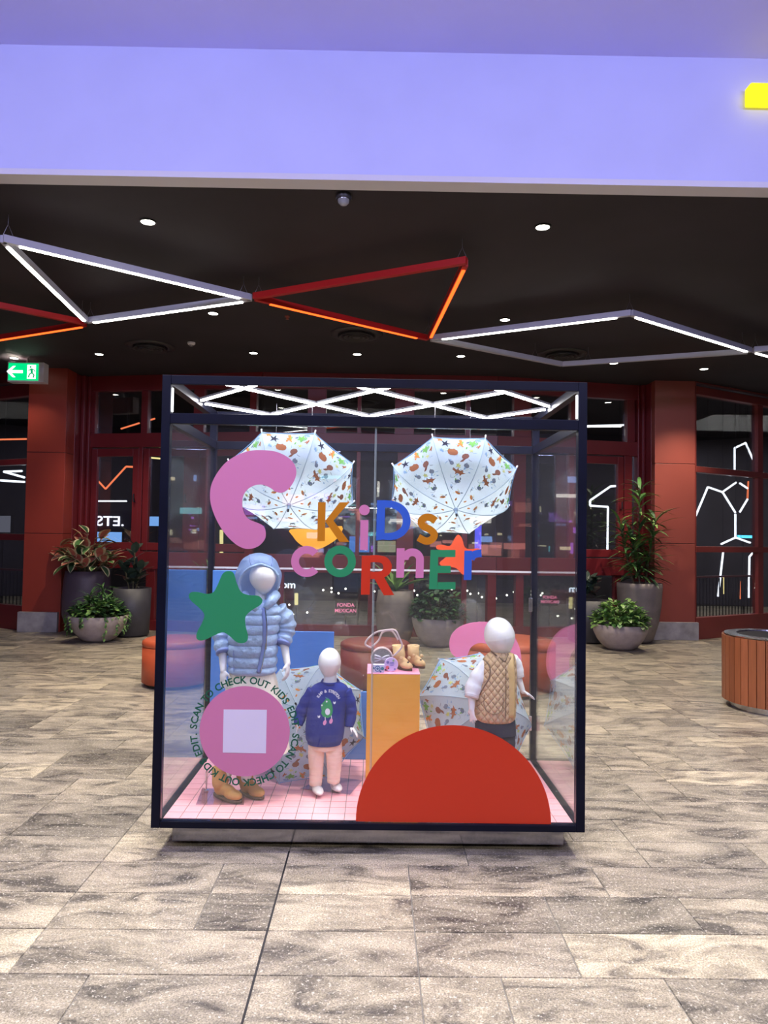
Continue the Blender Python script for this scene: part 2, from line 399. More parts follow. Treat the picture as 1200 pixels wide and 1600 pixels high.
# ------------------------------------------------------------------ storefront facets
class Facet:
    def __init__(s, P0, P1): s.P = Vector((P0[0],P0[1],0)); s.Q = Vector((P1[0],P1[1],0)); s.d = (s.Q-s.P).normalized(); s.L = (s.Q-s.P).length; s.n = Vector((-s.d.y, s.d.x, 0))
    def hit(s, px, py):
        r = ray(px, py); k = (s.P - CAM).dot(s.n)/r.dot(s.n); p = CAM + r*k
        return (p - s.P).dot(s.d), p.z
    def s_(s, px, py=800): return s.hit(px, py)[0]
    def z_(s, px, py): return s.hit(px, py)[1]
    def mat4(s):
        m = Matrix((s.d, s.n, Vector((0,0,1)))).transposed().to_4x4(); m.translation = s.P; return m
    def box(s, mb, s0, s1, t0, t1, z0, z1): return mb.box(s0, s1, t0, t1, z0, z1, s.mat4())
    def pt(s, ss, t, z): return s.mat4() @ Vector((ss, t, z))
def piece(f, root, name, m, *a, bevel=0.004):
    return f.box(MB(), *a).build(name, m, root, bevel=bevel)
wn = [0]
def window(f, zs_rail, mull, panes_t=0.03, rail_t=(-0.05, 0.07), mull_t=(-0.03, 0.07), name='frame_member', M_=None):
    """zs_rail: [(z0,z1)], mull: [(s0,s1,z0,z1)]"""
    M_ = M_ or M['red']
    wn[0] += 1; root = empty('window_%d' % wn[0], kind='structure')
    for z0, z1 in zs_rail: piece(f, root, 'rail', M_, 0, f.L, rail_t[0], rail_t[1], z0, z1)
    for s0, s1, z0, z1 in mull: piece(f, root, 'mullion', M_, s0, s1, mull_t[0], mull_t[1], z0, z1)
    zs = sorted(zs_rail)
    for (a0, a1), (b0, b1) in zip(zs, zs[1:]):
        if b0 - a1 < 0.05: continue
        zc = (a1+b0)/2
        ms = sorted([(0,0)] + [(m[0], m[1]) for m in mull if m[2] < zc < m[3]] + [(f.L, f.L)])
        for (u0, u1), (v0, v1) in zip(ms, ms[1:]):
            if v0-u1 > 0.03: piece(f, root, 'glass_pane', M['shopglass'], u1+0.002, v0-0.002, panes_t, panes_t+0.012, a1+0.002, b0-0.002, bevel=0)
    return root

# columns
def column(px0, px1, pyb, Y, marble, z_m):
    a = at(px0, 800, Y); b = at(px1, 800, Y)
    wn[0] += 0
    root = empty('wall_column', (0,0,0), kind='structure')
    zz = [0.0]
    j1 = at(px0, pyb[0], Y).z; j2 = at(px0, pyb[1], Y).z
    for z0, z1 in ((0.0, j2-0.004), (j2+0.004, j1-0.004), (j1+0.004, 3.999)):
        MB().box(a.x, b.x, Y, Y+0.75, z0, z1).build('column_panel', marble or M['redcol'], root, bevel=0.003)
    MB().box(a.x+0.01, b.x-0.01, Y+0.008, Y+0.7, 0.1, 3.9).build('column_core', M['dark'], root)
    return root, a, b
cl, la, lb = column(39, 99, (706, 833), 11.0, None, None)
cr, ra, rb = column(1023, 1086, (724, 849), 11.1, M['redcolr'], None)
p0 = at(27, 960, 10.93); p1 = at(89, 960, 10.93)
tag(MB().box(p0.x, p1.x, 10.93, 10.999, 0, 0.30).build('baseboard_left', M['marble'], bevel=0.004), kind='structure')
p0 = at(1022, 960, 11.03); p1 = at(1092, 960, 11.03)
tag(MB().box(p0.x, p1.x, 11.03, 11.099, 0, 0.27).build('baseboard_right', M['marble'], bevel=0.004), kind='structure')

yl = 11.5
XL0 = lb.x + 0.0
fL = Facet((XL0, 11.62), (-1.75, 11.05)); fC = Facet((-1.75, 11.05), (1.85, 11.05)); fR = Facet((1.85, 11.05), (ra.x, 11.55))
RAILS = [(0.0, 0.16), (0.95, 1.22), (2.86, 3.08), (3.76, 3.999)]
def mulls(f, lst):
    out = []
    for px0, px1, zone in lst:
        s0, s1 = max(0, f.s_(px0)), min(f.L, f.s_(px1))
        z0, z1 = {'top': (3.08, 3.76), 'mid': (1.22, 2.86), 'low': (0.16, 0.95), 'all': (0.0, 3.99)}[zone]
        out.append((s0, s1, z0, z1))
    return out
# left bay: jamb steps, doors with stiles
wl = window(fL, RAILS, mulls(fL, [(135,146,'top'),(218,228,'top'),(135,141,'mid'),(216,222,'mid'),(300,316,'top'),(296,312,'mid'),(232,246,'low'),(150,156,'low'),(388,398,'top'),(384,396,'mid'),(330,342,'low')]))
def leaf_frame(f, root, px0, px1, m=None, w=0.10):     # casement leaf set in front of the pane
    s0, s1 = f.s_(px0), f.s_(px1); m = m or M['red']
    piece(f, root, 'casement_stile', m, s0, s0+w, -0.015, 0.05, 1.24, 2.84); piece(f, root, 'casement_stile', m, s1-w, s1, -0.015, 0.05, 1.24, 2.84)
    piece(f, root, 'casement_rail', m, s0+w, s1-w, -0.015, 0.05, 1.24, 1.36); piece(f, root, 'casement_rail', m, s0+w, s1-w, -0.015, 0.05, 2.72, 2.84)
    MB().tube([f.pt(s1-0.05, -0.015, 2.0), f.pt(s1-0.05, -0.06, 2.0), f.pt(s1-0.05, -0.06, 2.12)], 0.012, 6).build('window_handle', M['blackmetal'], root)
leaf_frame(fL, wl, 141.5, 215.5); leaf_frame(fL, wl, 222.5, 295.5); leaf_frame(fL, wl, 312.5, 383)
# stepped jamb between column and bay
jr = empty('trim_2', kind='structure')
for k, (s0, s1, t0) in enumerate(((0.0, 0.07, -0.30), (0.07, 0.13, -0.17), (0.13, 0.18, -0.09))):
    fL.box(MB(), s0+0.003, s1-0.003, t0, 0.05, 0, 3.99).build('jamb_board', M['red'], jr, bevel=0.008)
wc = window(fC, RAILS, mulls(fC, [(478,507,'top'),(478,507,'mid'),(556,562,'top'),(556,562,'mid'),(615,645,'top'),(620,646,'mid'),(726,733,'top'),(722,730,'mid'),(440,446,'low'),(577,585,'low'),(640,648,'low'),(722,730,'low')]))
wr = window(fR, RAILS, mulls(fR, [(801,828,'top'),(801,820,'mid'),(890,898,'top'),(888,896,'mid'),(752,762,'low'),(806,818,'low'),(978,990,'top'),(974,986,'mid'),(900,910,'low'),(960,970,'low')]))
leaf_frame(fR, wr, 896.5, 973.5)
jr2 = empty('trim_3', kind='structure')
for s0, s1, t0 in ((fR.L-0.07, fR.L, -0.30), (fR.L-0.12, fR.L-0.07, -0.15), (fR.L-0.16, fR.L-0.12, -0.08)):
    fR.box(MB(), s0+0.003, s1-0.003, t0, 0.05, 0, 3.99).build('jamb_board', M['red'], jr2, bevel=0.008)
# outer bays that turn away
fA = Facet((la.x-2.6, 12.5), (la.x, 11.15)); fB = Facet((rb.x, 11.15), (rb.x+2.6, 12.6))
zA = lambda py, px=20: fA.z_(px, py)
wa = window(fA, [(0.0, zA(945)), (zA(844,20), zA(834,20)), (zA(727,20), zA(718,20)), (zA(622,20), zA(603,20)), (zA(598,20), 3.999)], [(0.9, 0.98, 0.3, 3.8), (fA.L-0.05, fA.L, 0, 3.999)])
zB = lambda py, px=1130: fB.z_(px, py)
s1180 = fB.s_(1182)
M['redB'] = mat('dusty_red_frame', (0.21, 0.038, 0.032, 1), 0.4, var=0.1, scale=1.5)
wb = window(fB, [(0.0, zB(962)), (zB(863), zB(854)), (zB(742), zB(733)), (zB(624), zB(612)), (zB(607), 3.999)], [(s1180, s1180+0.14, 0.3, 3.8), (0, 0.03, 0, 3.999)], M_=M['redB'])
# thin security bars of the lower right pane
bars = empty('balustrade', fB.pt(0, 0.5, 0), label='row of thin dark uprights behind the lowest pane of the right bay', cat='railing')
for k in range(26):
    p = fB.pt(0.06+k*0.085, 0.5, 0) - bars.location
    MB().tube([p+Vector((0,0,0.0)), p+Vector((0,0,0.9))], 0.010, 6).build('upright', M['blackmetal'], bars)
MB().bar(fB.pt(0,0.5,0.92)-bars.location, fB.pt(2.3,0.5,0.92)-bars.location, 0.05, 0.03).build('handrail', M['redB'], bars)
bars2 = empty('balustrade', fA.pt(0, 0.5, 0), label='row of thin dark uprights behind the lowest pane of the left bay', cat='railing')
for k in range(20):
    p = fA.pt(fA.L-0.1-k*0.09, 0.5, 0) - bars2.location
    MB().tube([p, p+Vector((0,0,0.85))], 0.010, 6).build('upright', M['blackmetal'], bars2)
MB().bar(fA.pt(fA.L-1.9,0.5,0.87)-bars2.location, fA.pt(fA.L-0.05,0.5,0.87)-bars2.location, 0.05, 0.03).build('handrail', M['red'], bars2)

# ------------------------------------------------------------------ reflections in the shop panes, built as glowing things inside
def tubes(name, f, t, polys, m, rad, label, cat='light', group=None, mats=None):  # reflected light tubes, built as hung glowing tubes behind the panes
    pts0 = polys[0][0]
    s0, z0 = f.hit(*pts0)
    d = f.n * t
    def P(px, py):                                  # point on the plane set back by t
        r = ray(px, py); k = (f.P + d - CAM).dot(f.n)/r.dot(f.n); return CAM + r*k
    base = P(*pts0)
    root = empty(name, base, label=label, cat=cat, group=group)
    for i, pl in enumerate(polys):
        pts = [P(*q) - base for q in pl]
        for a, b in zip(pts, pts[1:]):
            MB().tube([a, b], rad, 8).build('reflected_tube', (mats[i] if mats else m), root)
        tp = max(pts, key=lambda q: q.z); MB().tube([tp, Vector((tp.x, tp.y, 3.998-base.z))], 0.003, 5).build('suspension_wire', M['blackmetal'], root)
    return root
M['tw'] = glow('neon_white', (0.9, 0.95, 1, 1), 1.6); M['to'] = glow('neon_orange', (1, 0.22, 0.08, 1), 0.9)
M['tb'] = glow('screen_blue', (0.12, 0.35, 1, 1), 0.5); M['ty'] = glow('lamp_yellow', (1, 0.8, 0.3, 1), 1.0); M['tp'] = glow('neon_pink', (1, 0.22, 0.35, 1), 1.1)
M['tg'] = glow('screen_violet', (0.35, 0.1, 0.9, 1), 1.2)
W, O = M['tw'], M['to']
tubes('tube_reflection', fB, 0.9, [[(1148,739),(1148,700),(1165,692),(1177,719)]], W, 0.017, 'short white light tube frame reflection in the top pane of the right bay')
tubes('tube_reflection', fB, 0.7, [[(1087,806),(1106,761),(1129,769),(1149,801)],[(1130,768),(1150,754)],[(1156,755),(1168,763)],[(1168,780),(1156,800)],[(1149,803),(1149,840),(1127,850)],[(1150,840),(1172,848)]], W, 0.017, 'large branching white light tube reflection behind the middle pane of the right bay')
tubes('tube_reflection', fB, 0.7, [[(1130,862),(1122,932)],[(1176,864),(1171,870),(1170,934)]], W, 0.017, 'pair of upright white light tube reflections behind the lowest pane of the right bay')
tubes('tube_reflection', fB, 0.75, [[(1169,752),(1168,779)]], O, 0.016, 'short upright orange light tube reflection behind the middle pane of the right bay')
tubes('tube_reflection', fB, 0.75, [[(1130,900),(1130,928)]], M['ty'], 0.016, 'short amber light tube reflection low behind the right bay')
tubes('tube_reflection', fB, 0.75, [[(1158,908),(1157,936)]], O, 0.014, 'short red light tube reflection low behind the right bay, beside the amber one')
tubes('tube_reflection', fR, 0.8, [[(968,759),(954,760),(922,782),(922,790),(950,792),(949,862)]], W, 0.017, 'angular white light tube reflection behind the door pane left of the right column')
tubes('tube_reflection', fR, 0.8, [[(905,666),(978,664)]], W, 0.014, 'thin level white light tube reflection in the top pane left of the right column')
tubes('tube_reflection', fL, 0.8, [[(150,748),(165,764),(197,729),(216,730)]], O, 0.016, 'orange zigzag light tube reflection behind the left casement window')
tubes('tube_reflection', fL, 0.8, [[(150,783),(198,783)]], W, 0.012, 'thin level white light tube reflection below the orange zigzag in the left casement')
tubes('tube_reflection', fL, 0.8, [[(189,670),(218,661)],[(226,659),(242,654)]], O, 0.014, 'slanted orange light tube reflection in the top pane of the left bay')
tubes('tube_reflection', fL, 0.8, [[(233,715),(256,717)]], M['ty'], 0.013, 'short amber light tube reflection beside the navy case at the left')
tubes('tube_reflection', fA, 0.8, [[(-12,687),(41,686)]], O, 0.015, 'level orange light tube reflection in the upper left edge window')
tubes('tube_reflection', fA, 0.8, [[(38,746),(6,737),(34,736)],[(-10,750),(38,753)]], W, 0.018, 'white hairpin light tube reflection in the left edge window')
def screen(name, f, t, px0, py0, px1, py1, m, label, cat='screen', parts=True, group=None):  # reflected screens, built as glowing panels on added stands
    d = f.n*t
    def P(px, py): r = ray(px, py); return CAM + r*((f.P+d-CAM).dot(f.n)/r.dot(f.n))
    a = P(px0, py0); b = P(px1, py1)
    s0 = (a-f.P).dot(f.d); s1 = (b-f.P).dot(f.d)
    o = empty(name, f.pt(s0, t, b.z), label=label, cat=cat, group=group)
    mm = f.mat4()
    for nm, m_, g, t0, t1 in (('housing', M['blackmetal'], 0.015, 0.0, 0.05), ('display', m, 0, -0.004, 0.0)):
        mb = MB().box(s0-g, s1+g, t+t0, t+t1, b.z-g, a.z+g, mm); mb.v = [tuple(Vector(v)-o.location) for v in mb.v]; mb.build(nm, m_, o)
    c_ = f.pt((s0+s1)/2, t+0.03, 0) - o.location; MB().tube([c_, Vector((c_.x, c_.y, 0.01))], 0.015, 6).build('stand', M['blackmetal'], o)
    return o
screen('screen_reflection', fL, 0.9, 151, 831, 190, 849, glow('pale_blue_screen', (0.2,0.42,0.8,1), 0.8), 'pale blue screen reflection low behind the left casement window')
screen('screen_reflection', fL, 0.9, 232, 807, 256, 822, glow('pale_blue_screen2', (0.2,0.42,0.8,1), 0.8), 'pale blue screen reflection just left of the case frame')
screen('screen_reflection', fC, 0.8, 546, 838, 577, 863, M['tb'], 'blue screen reflection seen through the case between letters i and D')
screen('screen_reflection', fC, 0.9, 590, 845, 618, 863, glow('menu_glow', (0.55,0.5,0.3,1), 0.5), 'dim cream menu screen reflection seen through the case under letter D')
screen('screen_reflection', fC, 0.8, 742, 820, 752, 858, glow('violet_screen', (0.12,0.12,0.9,1), 1.0), 'narrow violet screen reflection right of the right umbrella')
screen('screen_reflection', fB, 0.9, 1152, 836, 1175, 841, glow('cyan_strip', (0.1,0.6,0.9,1), 1.5), 'cyan lit strip reflection behind the middle pane of the right bay')
screen('screen_reflection', fA, 0.9, -10, 806, 16, 832, glow('grey_screen', (0.22,0.22,0.26,1), 0.35), 'dim grey screen reflection in the left edge window')

def text_mesh(body, size, m, name, extrude=0.004, bold=0.0):
    c = bpy.data.curves.new(name, 'FONT'); c.body = body; c.size = size; c.extrude = extrude; c.align_x = 'CENTER'; c.align_y = 'CENTER'; c.offset = bold
    c.resolution_u = 4
    o = bpy.data.objects.new(name, c); col0.objects.link(o)
    bpy.context.view_layer.update()
    me = bpy.data.meshes.new_from_object(o.evaluated_get(bpy.context.evaluated_depsgraph_get()))
    bpy.data.objects.remove(o); me.materials.clear(); me.materials.append(m); me.name = name
    return me
def sign(name, Y, px, py, rows, size, m, label, mirror=False, dz=None, x_scale=1.0, bold=0.002):  # reflected lettering, built as glowing signs on added stands
    p = at(px, py, Y); root = empty(name, p, label=label, cat='sign')
    for i, row in enumerate(rows):
        xs = 0
        me = text_mesh(row, size, m, 'lettering', 0.004, bold)
        o = link('lettering', me, root); o.rotation_euler = (R(90), 0, 0); o.location = (0, 0, -(i-(len(rows)-1)/2)*(dz or size*1.1))
        o.scale = ((-1 if mirror else 1)*x_scale, 1, 1)
    MB().box(-0.42*size*len(rows[0])*x_scale, 0.42*size*len(rows[0])*x_scale, 0.02, 0.04, -size*len(rows)*0.75, size*len(rows)*0.75).build('backing', M['dark'], root)
    MB().tube([(0,0.03,-size), (0,0.03,-p.z+0.002)], 0.012, 6).build('stand', M['blackmetal'], root)
    return root
sign('sign_reflection', 11.9, 540, 950, ['FONDA', 'MEXICAN'], 0.082, M['tp'], 'pink neon sign reflection reading FONDA MEXICAN between case mannequins', dz=0.092, bold=0.0012)
sign('sign_reflection', 12.6, 172, 815, ['.ETS'], 0.24, glow('ets_white', (0.9,0.9,1,1), 1.5), 'white mirrored ETS lettering reflection behind the left casement', mirror=True, x_scale=1.15)
sign('sign_reflection', 12.3, 446, 914, ['oom'], 0.17, glow('oom_white', (0.9,0.95,1,1), 2.0), 'reflected white lettering oom glowing right of the hooded mannequin', x_scale=1.1)
sign('sign_reflection', 12.3, 859, 937, ['FONDA', 'MEXICAN'], 0.07, M['tp'], 'small pink neon sign reflection low at the right end of the case', dz=0.075)
# reflected points of light, built as bulbs on a string behind the low panes
sl = empty('string_reflection', at(600, 925, 12.2), label='reflected string of small warm bulbs behind the low shop panes', cat='light')
rb_ = random.Random(5)
M['bulb'] = glow('bulb_warm', (1, 0.9, 0.7, 1), 4)
pp = []
for (px, py) in [(505,922),(518,919),(518,925),(529,927),(540,920),(585,924),(598,930),(642,916),(647,923),(652,930),(700,926),(706,921),(730,923),(735,928),(747,927),(753,933),(775,935),(792,930),(803,925),(812,926),(840,922),(845,930),(452,945),(458,960),(480,957)]:
    p = at(px, py, 12.2) - sl.location; pp.append(p)
    MB().sphere(p, 0.017, 8, 6).build('bulb', M['bulb'], sl)
for q in (pp[0], pp[9], pp[-3]): MB().tube([q, Vector((q.x, q.y, 3.998-sl.location.z))], 0.003, 5).build('drop_wire', M['blackmetal'], sl)
MB().tube([p+Vector((0,0,0.03)) for p in sorted(pp, key=lambda q: q.x)], 0.004, 5).build('cord', M['blackmetal'], sl)
for i, (px, ya, yb, mm, lb_) in enumerate([(762,917,934,W,'left short white reflected tube behind the right half of the case'),(770,917,934,W,'right short white reflected tube behind the right half of the case'),(463,927,945,M['ty'],'yellow reflected lamp right of the hooded mannequin'),(346,828,872,M['ty'],'tall amber reflected lamp left of the hooded mannequin')]):  # reflected lamps, built as glowing tubes on added stands
    a = at(px, ya, 12.0); b = at(px, yb, 12.0); o = empty('lamp_reflection', b, label=lb_, cat='lamp')
    MB().tube([(0,0,0), a-b], 0.03, 8).build('lamp_glow', mm, o)
    MB().tube([(0,0,0), (0,0,-b.z+0.01)], 0.01, 6).build('stand', M['blackmetal'], o)
# ------------------------------------------------------------------ ceiling fixtures
ZC = 4.0
def downlight(px, py, label, r=0.055, power=26, col=WARM, aim=None):
    p = onz(px, py, ZC); o = empty('downlight', (p.x, p.y, ZC), label=label, cat='ceiling light', group='round downlights in the black ceiling')
    MB().lathe([(r*1.25, 0.0), (r*1.25, -0.008), (r, -0.01), (r, 0.004), (r*1.25, 0.0)], 20).build('trim_ring', M['blackmetal'], o, smooth=False)
    MB().lathe([(r*0.98, -0.006), (0.001, -0.007)], 20).build('lens', M['dl'], o, recalc=False)
    if power:
        s = spot('downlight_beam', (0, 0, -0.03), (aim or (0, 0, -2)), power*2.7, col, 100, 0.8, 0.05); s.parent = o
    return o
M['dl'] = glow('downlight_lens', (1, 0.95, 0.8, 1), 12)
for px, py, lb_, pw in [(231,346,'recessed downlight nearest the left, above the white tube triangle',70),(848,354,'recessed downlight nearest the camera on the right of the black ceiling',70),
        (333,489,'downlight just below the left end of the red tube triangle',70),(789,499,'downlight above the long white tube diamond on the right',70),
        (155,553,'downlight right of the exit sign, close to the shopfront',45),(396,551,'downlight above the left half of the case',35),(558,553,'downlight above the middle of the case, below the round vent',35),
        (720,556,'downlight above the case just left of the tube diamond',35),(959,567,'downlight below the right vent, near the diamond corner',45),(1100,576,'downlight in front of the right column',60),(22,559,'downlight above the exit sign at the left edge',60)]:
    downlight(px, py, lb_, power=pw)
def vent(px, py, label, r=0.26):
    p = onz(px, py, ZC); o = empty('ceiling_vent', (p.x, p.y, ZC), label=label, cat='vent', group='round ceiling vents')
    MB().lathe([(r*1.25,-0.002),(r*1.25,-0.01),(r*0.9,-0.02),(r*0.85,-0.004)], 32).build('flange', M['vent'], o, smooth=True)
    for k in range(3):
        rr = r*(0.72-0.22*k)
        MB().lathe([(rr,-0.01),(rr+0.03,-0.045),(rr+0.02,-0.05),(rr-0.01,-0.012)], 28).build('louvre_ring', M['vent'], o, smooth=True)
    MB().lathe([(0.05,-0.01),(0.05,-0.045),(0.001,-0.05)], 16).build('core', M['vent'], o)
M['vent'] = mat('vent_black', (0.028, 0.026, 0.03, 1), 0.45)
vent(235, 541, 'round black ceiling vent left of the case'); vent(557, 522, 'round black ceiling vent under the red tube triangle'); vent(878, 553, 'round black ceiling vent inside the white tube diamond')
vent(668+600-600, 467-0, 'faint round black ceiling plate above the right red tube', 0.12) if False else None
# dome speaker
p = onz(537, 304, ZC); o = empty('dome_camera', (p.x, p.y, ZC), label='small black dome camera on the ceiling near the bulkhead', cat='camera')
MB().lathe([(0.055,0),(0.06,-0.03),(0.05,-0.04)], 24).build('housing', M['vent'], o, smooth=True)
MB().lathe([(0.045,-0.04),(0.04,-0.065),(0.02,-0.082),(0.001,-0.086)], 20).build('dome', mat('dome_glass', (0.25,0.25,0.27,1), 0.1, coat=1), o, smooth=True)
p = onz(299, 535, ZC); o = empty('smoke_detector', (p.x, p.y, ZC), label='small white smoke detector on the black ceiling left of the case', cat='detector')
MB().lathe([(0.05,0),(0.05,-0.02),(0.035,-0.035)], 20, cap=True).build('base', M['trimwhite'], o)
MB().lathe([(0.03,-0.035),(0.02,-0.05),(0.001,-0.052)], 16).build('sensor', M['wire'], o)
p = onz(449, 494, ZC); o = empty('sprinkler', (p.x, p.y, ZC), label='tiny copper sprinkler head between the tube triangles', cat='sprinkler')
MB().lathe([(0.03,0),(0.03,-0.01),(0.012,-0.012),(0.012,-0.03),(0.02,-0.032),(0.02,-0.036)], 12, cap=True).build('head', mat('copper', (0.5,0.15,0.1,1), 0.4, 0.6), o)

ZT = 3.8
def tube_frame(name, bars, metal, lit, label, wires):
    c = onz(*bars[0][0], ZT); root = empty(name, c, label=label, cat='pendant light')
    for a, b, on, inset in bars:
        A = onz(*a, ZT); B = onz(*b, ZT)
        # keep ends off each other by a hair so bars meet cleanly
        hb = MB().bar(A - c, B - c, 0.05, 0.06).build('housing_bar', metal, root, bevel=0.002)
        if on:
            d = (B-A).normalized(); L = (B-A).length; q = Vector((0,0,-0.034))
            hb_ = MB().bar(A - c + d*inset + q, B - c - d*inset + q, 0.030, 0.010).build('diffuser', lit, root)
    for wp in wires:
        A = onz(*wp, ZT) - c; up = Vector((0, 0, ZC - ZT - 0.002))
        m = A + Vector((0, 0, 0.12))
        MB().tube([A+Vector((-0.04,0,0.03)), m, A+Vector((0.04,0,0.03))], 0.0022, 5).tube([m, A+up], 0.0022, 5).build('suspension_wire', M['wire'], root)
T1, T2, T3 = (5,373), (392,465), (136,501)
tube_frame('tube_light', [(T1,T2,1,0.12),(T3,T2,1,0.10),(T1,T3,1,0.10)], M['barwhite'], M['tube'], 'suspended white light tube triangle at the left of the ceiling', [(12,374),(128,498),(380,463),(141,500)])
tube_frame('tube_light', [((-60,465),(133,504),0,0),((-60,537),(133,506),1,0.05)], M['barred'], M['tube_orange'], 'suspended red tube light corner cut by the left edge', [])
tube_frame('tube_light', [((397,463),(729,407),0,0),((399,465),(668,528),1,0.16),((727,411),(672,526),1,0.08)], M['barred'], M['tube_orange'], 'suspended red triangle with glowing orange sides above the case', [(404,464),(722,409),(669,523)])
tube_frame('tube_light', [((674,528),(986,489),1,0.14),((986,489),(1172,547),1,0.08),((674,529),(878,569),0,0),((878,569),(1168,549),0,0)], M['barwhite'], M['tube'], 'suspended white tube diamond at the right of the ceiling', [(984,490),(836,560),(919,566),(1160,545)])
tube_frame('tube_light', [((1178,547),(1290,577),1,0.05),((1178,546),(1290,538),0,0)], M['barwhite'], M['tube'], 'white tube light corner cut by the right edge', [(1180,546)])

# exit sign
e0 = at(12.5, 566, 10.3); e1 = at(61, 596, 10.3)
ex = empty('exit_sign', ((e0.x+e1.x)/2, 10.3, (e0.z+e1.z)/2), label='green exit sign with white arrow and running figure', cat='sign')
hw, hh = (e1.x-e0.x)/2, (e0.z-e1.z)/2
MB().box(-hw-0.005, hw+0.06, 0.0, 0.16, -hh-0.008, hh+0.008).build('housing', M['trimwhite'], ex, bevel=0.006)
MB().box(-hw+0.012, hw-0.012, -0.006, -0.0005, -hh+0.012, hh-0.012).build('face', glow('exit_green', (0.0, 0.42, 0.13, 1), 1.0), ex)
wx = glow('exit_white', (0.85, 1, 0.92, 1), 1.2)
def flat(pts, Y, x0, z0, s): return [(x0+a*s, Y, z0+b*s) for a, b in pts]
u = hh
MB().prism(flat([(-1,0),(-0.35,0.6),(-0.05,0.6),(-0.5,0.15),(0.7,0.15),(0.7,-0.15),(-0.5,-0.15),(-0.05,-0.6),(-0.35,-0.6)], -0.007, -hw*0.45, 0, u), (0,-1,0), 0.003).build('arrow', wx, ex)
MB().prism(flat([(-0.45,-0.75),(0.45,-0.75),(0.45,0.75),(-0.45,0.75)], -0.007, hw*0.52, 0, u), (0,-1,0), 0.002).build('doorway', wx, ex)
eg = glow('exit_green_dark', (0.0, 0.25, 0.08, 1), 0.8)
mb = MB().lathe([(0.001,0),(0.1*u,0)], 10)
mb = MB()
def limb(pts, wd):
    for a, b in zip(pts, pts[1:]):
        a = Vector(a)*u; b = Vector(b)*u; n = (b-a); n = Vector((-n.y, n.x)).normalized()*wd*u
        mb.prism([(hw*0.52+q.x, -0.0095, q.y) for q in (a+n, b+n, b-n, a-n)], (0,-1,0), 0.002)
limb([(-0.02,0.35),(0.05,-0.1)], 0.12); limb([(0.05,-0.1),(-0.2,-0.25),(-0.3,-0.6)], 0.07); limb([(0.05,-0.1),(0.3,-0.35),(0.2,-0.62)], 0.07); limb([(-0.02,0.3),(-0.33,0.12)], 0.05); limb([(0.0,0.3),(0.3,0.2),(0.4,0.0)], 0.05)
mb.prism([(hw*0.52+(-0.1+0.11*math.cos(k*0.785))*u, -0.0095, (0.52+0.11*math.sin(k*0.785))*u) for k in range(8)], (0,-1,0), 0.002)
mb.build('running_figure', eg, ex)
MB().tube([(0.02,0.08,hh),(0.02,0.08,4.0-ex.location.z)], 0.012, 8).build('mount', M['wire'], ex)

# ------------------------------------------------------------------ the glass showcase
Y0, Y1 = 3.45, 4.50
A = at(256, 585, Y0); B = at(917, 598, Y0); Cc = at(233, 1292, Y0); D = at(915, 1303, Y0)
X0 = (A.x + Cc.x)/2; X1 = (B.x + D.x)/2; ZTOP = (A.z + B.z)/2; ZBOT = (Cc.z + D.z)/2
print('case', A, B, Cc, D, X0, X1, ZTOP, ZBOT)
PW = 0.042
zmid1 = (at(600, 651, Y0).z); zmid0 = at(600, 667, Y0).z
ZF = 0.152                                     # display floor
case = empty('display_case', ((X0+X1)/2, (Y0+Y1)/2, 0), label='large navy framed glass display case standing on the stone floor', cat='display case')
cx0, cy0 = case.location.x, case.location.y
def cb(name, m, x0, x1, y0, y1, z0, z1, bev=0.002, parent=None):
    return MB().box(x0-cx0, x1-cx0, y0-cy0, y1-cy0, z0, z1).build(name, m, parent or case, bevel=bev)
for x in (X0, X1-PW):
    for y in (Y0, Y1-PW): cb('post', M['navy'], x, x+PW, y, y+PW, ZBOT, ZTOP)
e = 0.0005
for nm, z0, z1 in (('bottom_rail', ZBOT, ZF), ('middle_rail', zmid0, zmid1), ('top_rail', ZTOP-0.043, ZTOP)):
    cb(nm, M['navy'], X0+PW+e, X1-PW-e, Y0, Y0+(0.02 if nm == 'top_rail' else PW), z0, z1); cb(nm, M['navy'], X0+PW+e, X1-PW-e, Y1-PW, Y1, z0, z1)
    cb(nm, M['navy'], X0, X0+PW, Y0+PW+e, Y1-PW-e, z0, z1); cb(nm, M['navy'], X1-PW, X1, Y0+PW+e, Y1-PW-e, z0, z1)
# pale LED strips on the inner faces of the front posts of the light box
for x in (X0+PW+0.001, X1-PW-0.006): cb('edge_strip', M['edge'] if 'edge' in M else glow('edge_light', (0.9,0.93,1,1), 2.5), x, x+0.005, Y0+0.012, Y0+0.03, zmid1+0.01, ZTOP-0.06, 0)
# glass
gx = 583
XJ = at(584.5, 860, Y0+0.02).x
g0, g1 = ZF+0.001, zmid0-0.001
cb('glass_pane', M['caseglass'], X0+PW+e, XJ-0.005, Y0+0.016, Y0+0.024, g0, g1, 0)
cb('glass_pane', M['caseglass'], XJ+0.005, X1-PW-e, Y0+0.016, Y0+0.024, g0, g1, 0)
cb('glass_edge', mat('glass_edge', (0.28,0.34,0.34,1), 0.2), XJ-0.0045, XJ-0.0012, Y0+0.0155, Y0+0.0245, g0, g1, 0)
cb('glass_edge', mat('glass_edge_dark', (0.2,0.25,0.25,1), 0.3), XJ+0.0012, XJ+0.0045, Y0+0.0155, Y0+0.0245, g0, g1, 0)
zr = at(586, 890.5, Y1-0.03).z
for a, b in ((g0, zr-0.006), (zr+0.006, g1)):
    cb('glass_pane', M['caseglass'], X0+PW+e, X1-PW-e, Y1-0.026, Y1-0.018, a, b, 0)
cb('glazing_bar', M['trimwhite'], X0+PW+e, X1-PW-e, Y1-0.028, Y1-0.016, zr-0.0055, zr+0.0055, 0)
